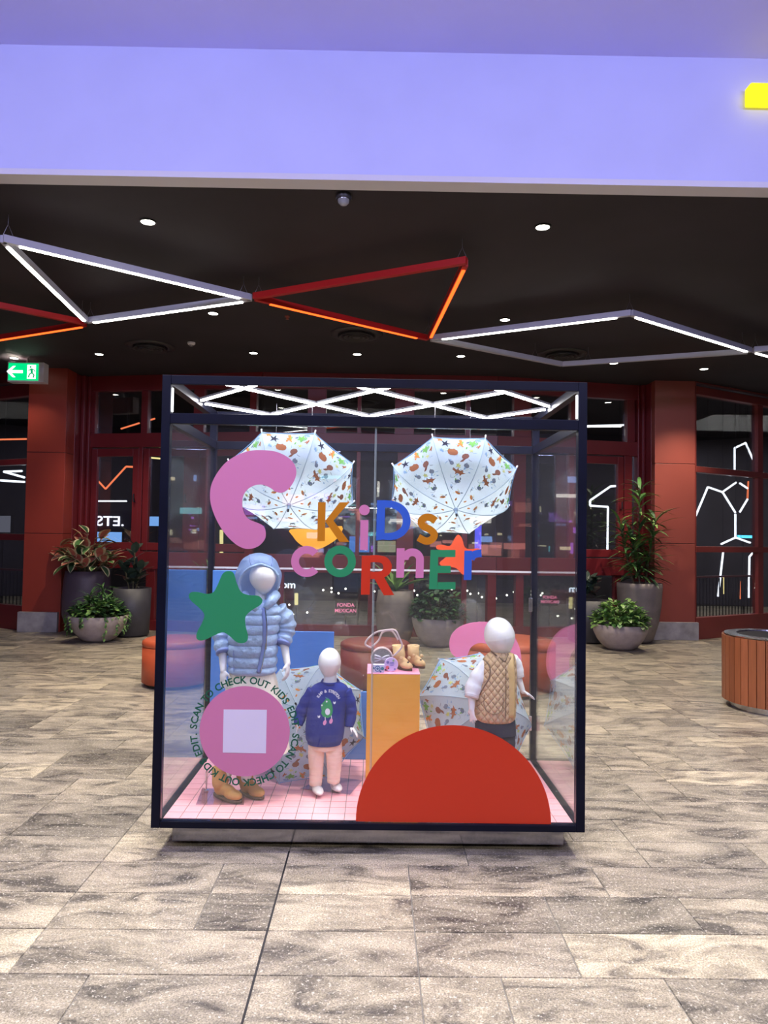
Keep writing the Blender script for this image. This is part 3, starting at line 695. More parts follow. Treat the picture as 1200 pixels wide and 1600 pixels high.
for x in (X0+0.017, X1-0.025): cb('glass_pane', M['caseglass'], x, x+0.008, Y0+PW+e, Y1-PW-e, g0, g1, 0)
# display deck with single pink tiles
deck = cb('display_deck', M['grout'], X0+PW+e, X1-PW-e, Y0+PW+e, Y1-PW-e, ZBOT+0.02, ZF-0.003, 0)
nx, ny = 25, 12
tx = (X1-X0-2*PW-0.004)/nx; ty = (Y1-Y0-2*PW-0.004)/ny
tm = MB().box(-tx/2+0.0018, tx/2-0.0018, -ty/2+0.0018, ty/2-0.0018, 0, 0.0028).mesh('pink_tile', M['tilepink'])
for i in range(nx):
    for k in range(ny):
        link('pink_tile', tm, deck, loc=(X0+PW+0.002+(i+0.5)*tx-cx0, Y0+PW+0.002+(k+0.5)*ty-cy0, ZF-0.003))
# recessed mirror plinth and feet
cb('plinth_skirt', M['mirror'], X0+0.075, X1-0.075, Y0+0.10, Y1-0.10, 0.022, ZBOT-0.0005, 0.002)
for x in (X0+0.2, (X0+X1)/2, X1-0.2):
    for y in (Y0+0.16, Y1-0.16):
        MB().lathe([(0.02,0),(0.02,0.006),(0.009,0.008),(0.009,0.0225)], 14, c=(x-cx0, y-cy0, 0), cap=True).build('levelling_foot', M['steel'], case)
# lock and hinges on the rear right post
for py, w_, h_ in ((945, 0.022, 0.085), (1130, 0.02, 0.09)):
    p = at(833, py, Y1-0.05)
    cb('hinge', M['steel'], X1-PW-0.02, X1-PW+0.004, Y1-0.058, Y1-0.044, p.z-h_/2, p.z+h_/2, 0.002)
# lattice of LED bars in the light box
lz = ZTOP-0.02
lat = empty('led_lattice', ((X0+X1)/2, (Y0+Y1)/2, lz), label='crossing white LED bars in the top of the glass case', cat='light')
def LP(px, py): return onz(px, py, lz)
def clipseg(A_, B_):
    for ax, lo, hi in ((1, Y0+0.03, Y1-PW-0.012), (0, X0+PW+0.012, X1-PW-0.012)):
        for P_, Q_ in ((A_, B_), (B_, A_)):
            for lim, bad in ((lo, P_[ax] < lo), (hi, P_[ax] > hi)):
                if bad and abs(P_[ax]-Q_[ax]) > 1e-6: P_ += (Q_-P_)*((lim-P_[ax])/(Q_[ax]-P_[ax]))
    return A_, B_
for a, b in [((308,628),(408,600)),((340,598),(577,651)),((308,629),(423,649)),((423,649),(612,605)),((552,603),(760,654)),((577,651),(786,614)),((766,606),(866,638)),((760,654),(866,638))]:
    A_, B_ = clipseg(LP(*a), LP(*b))
    hb = MB().bar(A_-lat.location+Vector((0,0,0.011)), B_-lat.location+Vector((0,0,0.011)), 0.019, 0.012).build('led_housing', M['wire'], lat)
    MB().bar(A_-lat.location, B_-lat.location, 0.010, 0.008).build('led_diffuser', M['led'], lat)

# ------------------------------------------------------------------ vinyl on the front glass
YV = Y0 + 0.0155
TH = 0.0012
def shape_px(name, pts, m, label, Y=YV, th=TH, n=6, cat='decal', cl=True, group=None):
    P = [at(x, y, Y) for x, y in pts]
    if n > 1: P = spline(P, n)
    c = sum(P, Vector())/len(P)
    o = MB().prism([p-c for p in P], (0,-1,0), th).build(name, m, None, loc=c)
    return tag(o, label, cat, group) if cat else o
def crop(pts, ox, oy, k): return [(ox+x/k, oy+y/k) for x, y in pts]
Cpts = crop([(600,457),(680,463),(745,490),(787,530),(799,575),(788,620),(760,662),(725,685),(690,680),(660,660),(620,643),(580,645),(545,662),(520,690),(510,725),(512,770),(525,805),(550,830),(590,846),(620,862),(634,890),(632,930),(605,965),(565,984),(525,985),(480,965),(430,920),(390,865),(358,800),(340,740),(337,690),(345,640),(375,580),(420,525),(480,485),(540,463)], 230, 570, 3.4286)
shape_px('window_decal', Cpts, M['pink'], 'large pink hook shaped vinyl on the upper left of the front glass')
Spts = crop([(396,152),(423,140),(450,152),(467,205),(490,250),(530,266),(578,270),(600,292),(588,318),(545,345),(513,378),(513,425),(525,478),(518,507),(492,517),(462,508),(428,478),(394,460),(350,476),(310,495),(278,503),(257,490),(262,455),(285,412),(298,368),(268,330),(230,297),(217,272),(228,252),(262,250),(312,260),(345,250),(366,215),(382,178)], 230, 850, 3.3333)
shape_px('window_decal', Spts, M['green'], 'green rounded star vinyl on the glass beside the hooded mannequin')
shape_px('window_decal', [(708.5+152.5*math.cos(a*math.pi/48), 1285.5-2.3*math.cos(math.pi-a*math.pi/48)-152.5*math.sin(a*math.pi/48)) for a in range(49)], M['orred'], 'large orange red half circle vinyl at the bottom of the front glass', n=1)
CX, CY = 382.3, 1142.5
qr = empty('window_decal', at(CX, CY, YV), label='round pink vinyl with blank pale square inside a ring of lettering', cat='decal')
c = qr.location
MB().prism([at(CX+70.5*math.cos(a*math.pi/36), CY+70.5*math.sin(a*math.pi/36), YV)-c for a in range(72)], (0,-1,0), TH).build('disc', M['pink'], qr)
MB().prism([at(x, y, YV-TH-0.0002)-c for x, y in ((349.5,1108.5),(417,1109),(415.5,1177),(348,1176))], (0,-1,0), 0.0008).build('pale_square', M['qrcard'], qr)
PXM = 1130/YV
def ring_text(txt, r_px, a0, a1):
    # text clockwise from angle a0 to a1 (deg, 180 = left, 90 = top)
    adv = {'I':0.36,' ':0.42,'.':0.36,'C':0.86,'O':0.95,'D':0.86,'N':0.84,'H':0.82,'U':0.82,'A':0.84,'K':0.74,'S':0.68,'T':0.68,'E':0.66}
    tot = sum(adv[ch] for ch in txt); pos = 0
    for ch in txt:
        w_ = adv[ch]; mid = (pos+w_/2)/tot; pos += w_
        if ch == ' ': continue
        a = R(a0 + (a1-a0)*mid)
        if ch not in ring_text.cache: ring_text.cache[ch] = text_mesh(ch, 15.2/PXM, M['dgreen'], 'letter', 0.0005, 0.0010)
        o = link('letter', ring_text.cache[ch], qr)
        px, py = CX + r_px*math.cos(a), CY - r_px*math.sin(a)
        p = at(px, py, YV-0.0012) - c
        o.location = p; o.rotation_euler = (Matrix.Rotation(a-math.pi/2, 3, Vector((0,-1,0))) @ Matrix.Rotation(R(90), 3, 'X')).to_euler()
ring_text.cache = {}
ring_text('SCAN TO CHECK OUT KIDS EDIT. ', 79.5, 178, -2)
ring_text('SCAN TO CHECK OUT KIDS EDIT. ', 79.5, -2, -182)

# lettering KiDs CORnEr
lt = empty('window_lettering', at(605, 855, YV), label='multicoloured KIDS CORNER lettering across the front glass', cat='lettering')
lc = lt.location
def LPx(x, y): return at(450+x/3.871, 770+y/3.871, YV) - lc
def poly(mb, pts): mb.prism([LPx(*p) for p in pts], (0,-1,0), TH + 8e-6*len(mb.f)/6)   # pieces of one letter never share a face plane
def arc(mb, cx, cy, r1, r2, a0, a1, n=28, ex=1.0):
    for i in range(n):
        t0, t1 = R(a0+(a1-a0)*i/n), R(a0+(a1-a0)*(i+1)/n)
        poly(mb, [(cx+r2*ex*math.cos(t0), cy-r2*math.sin(t0)), (cx+r2*ex*math.cos(t1), cy-r2*math.sin(t1)), (cx+r1*ex*math.cos(t1), cy-r1*math.sin(t1)), (cx+r1*ex*math.cos(t0), cy-r1*math.sin(t0))])
def stroke(mb, pts, w_, n=8):
    P = [Vector((x, y, 0)) for x, y in pts]; P = spline(P, n, False)
    L_, R_ = [], []
    for i, p in enumerate(P):
        t = (P[min(i+1, len(P)-1)] - P[max(i-1, 0)]).normalized(); nn = Vector((-t.y, t.x, 0))*w_/2
        L_.append(p+nn); R_.append(p-nn)
    for i in range(len(P)-1): poly(mb, [(q.x, q.y) for q in (L_[i], L_[i+1], R_[i+1], R_[i])])
mb = MB(); poly(mb, [(182,57),(228,57),(223,292),(177,292)]); poly(mb, [(312,58),(370,58),(275,168),(371,297),(312,297),(224,172)])
mb.build('letter', M['ochre'], lt)
mb = MB(); arc(mb, 462, 104, 0.5, 32, 0, 360); poly(mb, [(438,165),(486,165),(483,346),(435,346)]); mb.build('letter', M['pink'], lt)
mb = MB(); poly(mb, [(539,45),(588,45),(583,282),(533,288)]); 
outer = [(585,45),(640,50),(690,72),(725,110),(741,160),(735,208),(708,250),(665,277),(620,286),(580,284)]
inner = [(585,88),(625,92),(660,108),(685,135),(694,165),(689,198),(670,222),(640,238),(610,243),(580,243)]
Po = spline([Vector((x,y,0)) for x,y in outer], 4, False); Pi = spline([Vector((x,y,0)) for x,y in inner], 4, False)
for i in range(len(Po)-1): poly(mb, [(q.x,q.y) for q in (Po[i], Po[i+1], Pi[i+1], Pi[i])])
mb.build('letter', M['blue'], lt)
mb = MB(); stroke(mb, [(893,170),(862,150),(828,150),(806,172),(818,202),(858,222),(884,250),(872,280),(835,292),(788,270)], 44); mb.build('letter', M['ochre'], lt)
mb = MB(); arc(mb, 113, 415, 47, 94, 42, 318); mb.build('letter', M['pink'], lt)
mb = MB(); arc(mb, 315, 415, 48, 96, 0, 360); mb.build('letter', M['green'], lt)
mb = MB(); poly(mb, [(446,380),(500,380),(494,616),(441,616)]); 
outer = [(498,378),(550,378),(600,393),(627,435),(620,480),(590,508),(545,520),(498,521)]
inner = [(498,420),(545,420),(568,428),(577,448),(572,465),(560,474),(540,478),(498,478)]
Po = spline([Vector((x,y,0)) for x,y in outer], 4, False); Pi = spline([Vector((x,y,0)) for x,y in inner], 4, False)
for i in range(len(Po)-1): poly(mb, [(q.x,q.y) for q in (Po[i], Po[i+1], Pi[i+1], Pi[i])])
poly(mb, [(520,515),(575,500),(642,618),(580,620)]); mb.build('letter', M['orred'], lt)
mb = MB(); poly(mb, [(658,335),(706,335),(701,513),(654,513)]); arc(mb, 752, 406, 23, 70, 0, 180); poly(mb, [(775,405),(822,405),(819,515),(771,515)]); mb.build('letter', M['pink'], lt)
mb = MB(); poly(mb, [(862,345),(910,345),(902,583),(853,583)])
for y in (345, 441, 540): poly(mb, [(905,y),(1013 if y != 441 else 985,y),(1012 if y != 441 else 984,y+44),(903,y+44)])
mb.build('letter', M['green'], lt)
mb = MB(); poly(mb, [(1067,350),(1113,350),(1109,527),(1063,527)]); stroke(mb, [(1105,400),(1120,378),(1145,368),(1170,366)], 46); mb.build('letter', M['blue'], lt)

# ------------------------------------------------------------------ shapes standing at / fixed to the back glass
YB = Y1 - 0.034
shape_px('back_decal', [(702,1006),(706,991),(719,979),(740,972.5),(768,973),(795,985),(811,1010),(814,1040),(806,1062),(788,1066),(778,1050),(778,1028),(768,1010),(750,1004.5),(736,1011),(729,1025),(717,1028.5),(705,1020)], M['pinkb'], 'pink arch shape on the rear glass behind the vest mannequin', Y=YB, th=0.006)
shape_px('back_decal', [(710,842),(716,835.5),(722,842),(726,855),(735,858),(748,857),(751,864),(744,872),(735,878),(735,888),(731,899),(722,897),(713,888),(700,885),(690,884),(687,879),(694,873),(700,866),(692,860),(683,858),(682,853),(690,851),(703,853)], M['orangeb'], 'orange red star on the rear glass beside the letters', Y=YB, th=0.006, n=3)
shape_px('back_decal', [(454,827),(500,826.5),(534,822),(530,838),(515,850),(498,858),(482,858),(466,848),(458,838)], M['tan'], 'amber half disc on the rear glass under the left umbrella', Y=YB, th=0.006, n=3)
def board(px0, px1, pyt, label, Y):
    a = at(px0, pyt, Y); b = at(px1, pyt, Y)
    o = MB().box(a.x-(a.x+b.x)/2, b.x-(a.x+b.x)/2, -0.009, 0.009, 0, a.z-ZF).build('backdrop_board', M['blueb'], None, loc=((a.x+b.x)/2, Y, ZF+0.0005), bevel=0.002)
    tag(o, label, 'board', 'blue backdrop boards along the rear glass')
board(333, 425, 891, 'tallest blue board behind the hooded mannequin', Y1-0.06)
board(426, 522, 986, 'middle height blue board between hooded mannequin and toddler mannequin', Y1-0.06)
board(523, 600, 1080, 'lowest blue board beside the yellow plinth', Y1-0.06)
from mathutils.bvhtree import BVHTree
# ------------------------------------------------------------------ clothing / figure helpers
def remesh(mb, voxel, smooth_it=2):
    me = mb.mesh('tmp', M['manne'])
    o = bpy.data.objects.new('tmp', me); col0.objects.link(o)
    r = o.modifiers.new('r', 'REMESH'); r.mode = 'VOXEL'; r.voxel_size = voxel; r.use_smooth_shade = True
    s = o.modifiers.new('s', 'SMOOTH'); s.factor = 0.5; s.iterations = smooth_it
    bpy.context.view_layer.update()
    out = bpy.data.meshes.new_from_object(o.evaluated_get(bpy.context.evaluated_depsgraph_get()))
    bpy.data.objects.remove(o)
    for p in out.polygons: p.use_smooth = True
    return out
def capsule(mb, pts, rads, n=12, sq=None):
    mb.tube(pts, rads, n, True, sq)
    for p, r in zip(pts, rads): mb.sphere(p, r*0.995, n, 8)
def egg(mb, c, rx, ry, rz, k=0.35, rot=None, n=28, m=18):
    s0 = len(mb.v); mb.sphere((0,0,0), 1.0, n, m)
    for i in range(s0, len(mb.v)):
        x, y, z = mb.v[i]; f = 1 - k*max(0, -z)**1.3 + 0.04*z
        p = Vector((x*rx*f, y*ry*f, z*rz));  p = rot @ p if rot is not None else p
        mb.v[i] = tuple(Vector(c) + p)
def hand(mb, wrist, d, palm_n, side, L, curl=0.35, spread=0.10):
    """d: finger direction, palm_n: the way fingers curl, side: toward the thumb"""
    w_ = Vector(wrist); d = Vector(d).normalized(); n = Vector(palm_n); n = (n - d*n.dot(d)).normalized(); s = Vector(side); s = (s - d*s.dot(d) - n*s.dot(n)).normalized()
    pl = L*0.48; rt = Matrix((s, n, d)).transposed()
    mb.sphere(w_ + d*pl*0.55, (L*0.215, L*0.10, pl*0.62), 12, 8, rt)
    for i, (off, ln, sp) in enumerate(((0.145, 0.44, 1.2), (0.05, 0.50, 0.4), (-0.05, 0.46, -0.5), (-0.14, 0.36, -1.4))):
        base = w_ + d*pl*0.9 + s*off*L
        dirv = (d + s*spread*sp).normalized()
        p1 = base + dirv*ln*L*0.42 + n*curl*L*0.06
        d2 = (dirv + n*curl).normalized(); p2 = p1 + d2*ln*L*0.33
        d3 = (dirv + n*curl*2.0).normalized(); p3 = p2 + d3*ln*L*0.25
        r0 = L*0.052
        capsule(mb, [base, p1, p2, p3], [r0*1.08, r0, r0*0.92, r0*0.75], 8)
    b = w_ + d*pl*0.25 + s*L*0.13; q1 = b + (d*0.6+s*0.75+n*0.25).normalized()*L*0.20; q2 = q1 + (d*0.9+s*0.3+n*0.35).normalized()*L*0.18
    capsule(mb, [w_ + d*pl*0.2 + s*L*0.06, b, q1, q2], [L*0.08, L*0.072, L*0.06, L*0.045], 8)
def bvh_of(me, loc): 
    return BVHTree.FromPolygons([v.co + loc for v in me.vertices], [tuple(p.vertices) for p in me.polygons])
def drape(bvh, px, py, Y, off=0.0012, fallback=None):
    r = ray(px, py).normalized(); h = bvh.ray_cast(CAM, r)
    if h[0] is None: return (fallback or at(px, py, Y))
    return h[0] - r*off
def rows_torso(rows, Yc, depth, loc, n=40, per=1, puff=0.0, seams=None, e=0.9, jit=0.0, turn=0.0):
    """rows: [(py, px_left, px_right)], interpolated; returns MB ring list in local coordinates"""
    rows = sorted(rows); out = []
    ys = []; y = rows[0][0]
    while y < rows[-1][0]: ys.append(y); y += per
    ys.append(rows[-1][0])
    for y in ys:
        for a, b in zip(rows, rows[1:]):
            if a[0] <= y <= b[0]:
                k = (y-a[0])/(b[0]-a[0]); k = k*k*(3-2*k) if False else k
                l = a[1]+(b[1]-a[1])*k; r = a[2]+(b[2]-a[2])*k; dd = (a[3]+(b[3]-a[3])*k) if len(a) > 3 else depth
        f = 1.0
        if seams:
            for s0, s1 in zip(seams, seams[1:]):
                if s0 <= y <= s1: f = 1 + puff*(math.sin(math.pi*(y-s0)/(s1-s0))**0.6 - 0.5)
        A = at(l, y, Yc); B = at(r, y, Yc)
        out.append(((A.x+B.x)/2-loc.x, 0, (A.z+B.z)/2-loc.z, (B.x-A.x)/2*f, dd*f, e))
    return out
def sleeve(pts, Ys, rads, loc, n=20, bunch=0.0, nb=6, seed=0, sub=7):
    P = [at(p[0], p[1], y) - loc for p, y in zip(pts, Ys)]
    S = spline(P, sub, False); N = len(S); rr = []
    rg = random.Random(seed)
    for i in range(N):
        t = i/(N-1)*(len(rads)-1); k = min(int(t), len(rads)-2); r = rads[k]+(rads[k+1]-rads[k])*(t-k)
        rr.append(r*(1+bunch*math.sin(i/(N-1)*nb*2*math.pi)+rg.uniform(-1,1)*bunch*0.25))
    return S, rr
def thing_at(name, px, Y, **kw):
    return empty(name, (at(px, 1200, Y).x, Y, ZF), **kw)

def cloth(name, c, rough=0.7, s=60, bump=0.25, wr=0, sheen=0.0, dist=0.004):
    m, nt, b = bsdf(name); N = nt.nodes.new; L = nt.links.new
    b.inputs['Base Color'].default_value = c; b.inputs['Roughness'].default_value = rough; b.inputs['Specular IOR Level'].default_value = 0.3
    tc = N('ShaderNodeTexCoord'); mp = N('ShaderNodeMapping'); mp.inputs['Scale'].default_value = (1, 1, 1 + wr); L(tc.outputs['Object'], mp.inputs[0])
    n = N('ShaderNodeTexNoise'); n.inputs['Scale'].default_value = s; n.inputs['Detail'].default_value = 3; L(mp.outputs[0], n.inputs['Vector'])
    bp = N('ShaderNodeBump'); bp.inputs['Strength'].default_value = bump; bp.inputs['Distance'].default_value = dist
    L(n.outputs['Fac'], bp.inputs['Height']); L(bp.outputs[0], b.inputs['Normal']); return m
M['puffer'] = cloth('puffer_nylon', srgb(164, 190, 226), 0.42, 26, 0.9, dist=0.014)
M['puffer_d'] = cloth('puffer_placket', srgb(122, 140, 200), 0.5, 30, 0.4)
def nylon():
    m = cloth('hood_nylon', srgb(164, 190, 226), 0.42, 26, 0.9, dist=0.014); nt = m.node_tree; b = nt.nodes['Principled BSDF']; o = nt.nodes['Material Output']
    t = nt.nodes.new('ShaderNodeBsdfTranslucent'); t.inputs[0].default_value = srgb(176, 196, 236); x = nt.nodes.new('ShaderNodeMixShader'); x.inputs[0].default_value = 0.5
    nt.links.new(b.outputs[0], x.inputs[1]); nt.links.new(t.outputs[0], x.inputs[2]); nt.links.new(x.outputs[0], o.inputs[0]); return m
M['hoodn'] = nylon()
M['skirt'] = cloth('cream_skirt', srgb(240, 234, 218), 0.8, 30, 0.2)
M['suede'] = cloth('tan_suede', srgb(196, 148, 88), 0.85, 40, 0.3)
M['sole'] = mat('dark_sole', (0.10, 0.06, 0.04, 1), 0.7)
M['navyc'] = cloth('navy_fleece', srgb(32, 48, 132), 0.9, 24, 0.7, dist=0.008)
M['cream'] = cloth('peach_leggings', srgb(242, 218, 202), 0.85, 14, 0.8, wr=3, dist=0.01)
M['whitec'] = cloth('white_cotton', srgb(236, 236, 240), 0.8, 14, 0.7, dist=0.01)
M['denim'] = cloth('navy_trousers', srgb(24, 32, 62), 0.85, 20, 0.5, dist=0.008)
M['plate'] = glass('base_plate_glass', 0.06, (0.84, 0.83, 0.86, 1))
M['chrome'] = mat('chrome', (0.8,0.8,0.82,1), 0.1, 1)
def quilted():
    m, nt, b = bsdf('quilted_vest'); N = nt.nodes.new; L = nt.links.new
    b.inputs['Base Color'].default_value = srgb(196, 164, 128); b.inputs['Roughness'].default_value = 0.6
    tc = N('ShaderNodeTexCoord'); sp = N('ShaderNodeSeparateXYZ'); L(tc.outputs['Object'], sp.inputs[0])
    outs = []
    for sg in (1, -1):
        a = N('ShaderNodeMath'); a.operation = 'MULTIPLY_ADD'; a.inputs[1].default_value = sg*1.25; L(sp.outputs['X'], a.inputs[0]); L(sp.outputs['Z'], a.inputs[2])
        k = N('ShaderNodeMath'); k.operation = 'MULTIPLY'; k.inputs[1].default_value = math.pi/0.042; L(a.outputs[0], k.inputs[0])
        s_ = N('ShaderNodeMath'); s_.operation = 'SINE'; L(k.outputs[0], s_.inputs[0])
        ab = N('ShaderNodeMath'); ab.operation = 'ABSOLUTE'; L(s_.outputs[0], ab.inputs[0])
        pw = N('ShaderNodeMath'); pw.operation = 'POWER'; pw.inputs[1].default_value = 0.35; L(ab.outputs[0], pw.inputs[0]); outs.append(pw)
    mi = N('ShaderNodeMath'); mi.operation = 'MULTIPLY'; L(outs[0].outputs[0], mi.inputs[0]); L(outs[1].outputs[0], mi.inputs[1])
    bp = N('ShaderNodeBump'); bp.inputs['Strength'].default_value = 1.0; bp.inputs['Distance'].default_value = 0.008
    L(mi.outputs[0], bp.inputs['Height']); L(bp.outputs[0], b.inputs['Normal'])
    return m
M['quilt'] = quilted()
M['gold'] = cloth('champagne_placket', srgb(208, 176, 122), 0.5, 50, 0.6)
M['trimb'] = mat('vest_binding', srgb(120, 98, 80), 0.7)

def boot(name, parent, heel, toe, shaft_top, r_shaft, w_, m, loc, h_foot=0.05, voxel=0.004):
    """heel/toe: world points on the sole; shaft_top: world point"""
    mb = MB(); heel = heel-loc; toe = toe-loc; top = shaft_top-loc
    d = (toe-heel); L = d.length; d.normalize()
    up = Vector((0,0,1)); ank = heel + d*L*0.22 + up*0.07
    rt = Matrix((d.cross(up)*-1, d, up)).transposed()
    mb.sphere(heel + d*L*0.25 + up*0.045, (w_*0.9, L*0.25, 0.045), 14, 8, rt)
    mb.sphere(heel + d*L*0.70 + up*h_foot*0.62, (w_*1.08, L*0.32, h_foot*0.62), 14, 8, rt)
    mb.sphere(heel + d*L*0.46 + up*h_foot*0.95, (w_*0.86, L*0.34, h_foot*0.75), 14, 8, rt)
    capsule(mb, [ank, ank*0.5+top*0.5, top], [r_shaft, r_shaft*0.98, r_shaft*1.03], 16)
    me = remesh(mb, voxel, 6); me.materials.clear(); me.materials.append(m)
    # flatten underside
    z0 = heel.z
    for v in me.vertices:
        if v.co.z < z0+0.006: v.co.z = z0+0.006
        if v.co.z > top.z: v.co.z = top.z
    o = link(name, me, parent)
    s = d.cross(up); pts = []
    for k in range(24):
        a = 2*math.pi*k/24; x = math.cos(a); y = math.sin(a)
        ww = w_*(1.12 if x > 0 else 0.95)
        pts.append(heel + d*(L*0.5 + x*L*0.52) + s*y*ww + up*0.0005)
    MB().prism(pts, (0,0,1), 0.011).build('sole', M['sole'], o)
    return o

# ================================================================== hooded mannequin
Y_ = 3.80
m1 = thing_at('mannequin', 386, Y_, label='tallest white mannequin wearing a pale blue hooded puffer jacket', cat='mannequin')
loc = m1.location.copy()
def W1(px, py, dy=0): return at(px, py, Y_+dy) - loc
b = MB()
egg(b, W1(411, 903, -0.03), 0.070, 0.078, 0.084, 0.26, Matrix.Rotation(R(-8), 3, 'Y'))
capsule(b, [W1(409, 916), W1(407, 936), W1(402, 955)], [0.032, 0.029, 0.042])
b.sphere(W1(397, 975), (0.115, 0.065, 0.09), 20, 12); b.sphere(W1(395, 1015), (0.095, 0.06, 0.12), 20, 12); b.sphere(W1(394, 1060), (0.10, 0.07, 0.09), 20, 12)
capsule(b, [W1(368, 958), W1(352, 990, 0.02), W1(348, 1018, -0.02), W1(349, 1048, -0.06)], [0.032, 0.027, 0.024, 0.0165])
capsule(b, [W1(432, 958), W1(443, 985, 0.03), W1(444, 1006, 0.02), W1(449, 1037, -0.03)], [0.032, 0.027, 0.024, 0.0165])
hand(b, W1(349, 1047, -0.06), (0.05, -0.25, -1), (0.35, 0.6, 0), (-0.1, -1, 0), 0.105, 0.35)
hand(b, W1(449, 1036, -0.03), (0.05, -0.2, -1), (-0.8, 0.3, 0), (0, -1, 0), 0.105, 0.7)
for sx, ax in ((380, 352), (405, 384)):
    capsule(b, [W1(sx, 1070), W1((sx+ax)/2, 1140), W1(ax, 1215)], [0.062, 0.043, 0.030])
me = remesh(b, 0.0036, 3); me.materials.clear(); me.materials.append(M['manne']); link('body', me, m1)
# jacket
seams = [937, 947, 959, 974, 989, 1006, 1024, 1040, 1052]
rr = rows_torso([(936,392,417,.05),(941,378,428,.07),(948,366,437,.085),(962,360,440,.095),(985,358,435,.098),(1005,357,433,.098),(1030,357,432,.10),(1048,358,431,.10),(1052,361,428,.094)], Y_, 0.1, loc, per=1.0, puff=0.09, seams=seams)
mb = MB(); mb.smooth = True; mb.rings(rr, 48)
jacket = mb.build('puffer_jacket', M['puffer'], m1)
tx_ = random.Random(3)
for v in jacket.data.vertices:
    k = 1 + 0.018*math.sin(v.co.x*140 + v.co.z*60)*math.sin(v.co.z*95+v.co.y*70); v.co.x *= 1; v.co.y *= k
jb = bvh_of(jacket.data, loc)
for pts, Ys, rads, sd in (([(366,952),(354,972),(348,996),(350,1020)], [Y_+.01, Y_+.02, Y_+.01, Y_-.03], [.047,.052,.050,.040], 1), ([(433,952),(446,970),(446,988),(441,1006)], [Y_+.01, Y_+.03, Y_+.03, Y_+.0], [.047,.052,.048,.040], 2)):
    S, rr = sleeve(pts, Ys, rads, loc, bunch=0.10, nb=5, seed=sd, sub=9)
    mb = MB(); mb.smooth = True; mb.tube(S, rr, 22); s_ = mb.build('sleeve', M['puffer'], jacket)
    mb = MB(); mb.smooth = True; d = (S[-1]-S[-2]).normalized(); mb.tube([S[-1]-d*0.012, S[-1]+d*0.004], 0.041, 20); mb.build('cuff', M['puffer_d'], jacket)
# placket + zip
pl = [(411,950),(413,965),(414,985),(413,1005),(410,1022),(407,1038),(404,1051)]
P = [drape(jb, x, y, Y_-0.1, 0.003)-loc for x, y in pl]
mb = MB(); mb.smooth = True; mb.tube(spline(P, 4, False), 0.012, 8, True, (1.0, 0.35, (1,0,0))); pk = mb.build('placket', M['puffer_d'], jacket)
P2 = [p + Vector((0.010, -0.004, 0)) for p in P]; MB().tube(spline(P2, 4, False), 0.0022, 6).build('zip', M['chrome'], jacket)
q = P2[3]; MB().box(q.x-0.004, q.x+0.004, q.y-0.006, q.y-0.001, q.z-0.03, q.z).build('zip_pull', M['chrome'], jacket)
P = [drape(jb, x, y, Y_-0.1, 0.001)-loc for x, y in ((365,1016),(365,1030),(365,1050))]; MB().tube(P, 0.0018, 6).build('pocket_seam', M['puffer_d'], jacket)
# hood
hc = W1(404, 903, 0.012); hr = Vector((0.120, 0.120, 0.134)); od = Vector((0.24, -1, -0.48)).normalized()
vs, fs = [], []; n_, m_ = 48, 30
def hoodv(i, k):
    t = math.pi*i/m_; a = 2*math.pi*k/n_
    v = Vector((math.sin(t)*math.cos(a), math.sin(t)*math.sin(a), math.cos(t)))
    return v
ids = {}
side_ = od.cross(Vector((0,0,1))).normalized(); upv = side_.cross(od)
# polar grid about the opening axis: ring 0 = rim
NA, NR = 56, 22; th0 = R(58)
for i in range(NR+1):
    th = th0 + (math.pi - th0)*i/NR
    for k in range(NA):
        a = 2*math.pi*k/NA
        wob = 1 + (0.012*math.sin(a*9)*max(0, 1-i/6))
        ex_ = 1.0 + 0.10*math.cos(a - math.pi/2 - 0.5)*max(0, 1-i/8)     # rim reaches forward at the crown
        v = (od*math.cos(th*wob) + (side_*math.cos(a) + upv*math.sin(a))*math.sin(th*wob))
        p = Vector((v.x*hr.x, v.y*hr.y, v.z*hr.z))*(1 + 0.03*math.sin(v.z*11)*0.6)
        if v.z < -0.2: p.x *= 1 - 0.25*(-v.z-0.2)
        vs.append(hc + p + od*0.0)
for i in range(NR):
    for k in range(NA): fs.append((i*NA+k, i*NA+(k+1) % NA, (i+1)*NA+(k+1) % NA, (i+1)*NA+k))
mb = MB(); mb.smooth = True; mb.add(vs, fs); hood = mb.build('hood', M['hoodn'], jacket)
mb = MB(); mb.smooth = True; rim = [Vector(v) for v in vs[:NA]]; mb.tube(rim+[rim[0]], 0.0065, 8, False); mb.build('hood_edge', M['puffer'], jacket)
for a in (0.35*NA, 0.18*NA):                        # hood seams running back from the rim
    k = int(a); MB().tube([Vector(vs[i*NA+k])*1.0+ (Vector(vs[i*NA+k])-hc)*0.01 for i in range(1, 14)], 0.002, 5).build('hood_seam', M['puffer_d'], jacket)
mb = MB(); mb.smooth = True; mb.tube([W1(380,930,-.03), W1(390,943,-.07), W1(402,953,-.09)], [.030,.028,.014], 12); mb.build('collar', M['puffer'], jacket)
mb = MB(); mb.smooth = True; mb.tube([W1(431,929,-.005), W1(424,938,-.05), W1(415,950,-.085)], [.028,.028,.014], 12); mb.build('collar', M['puffer'], jacket)
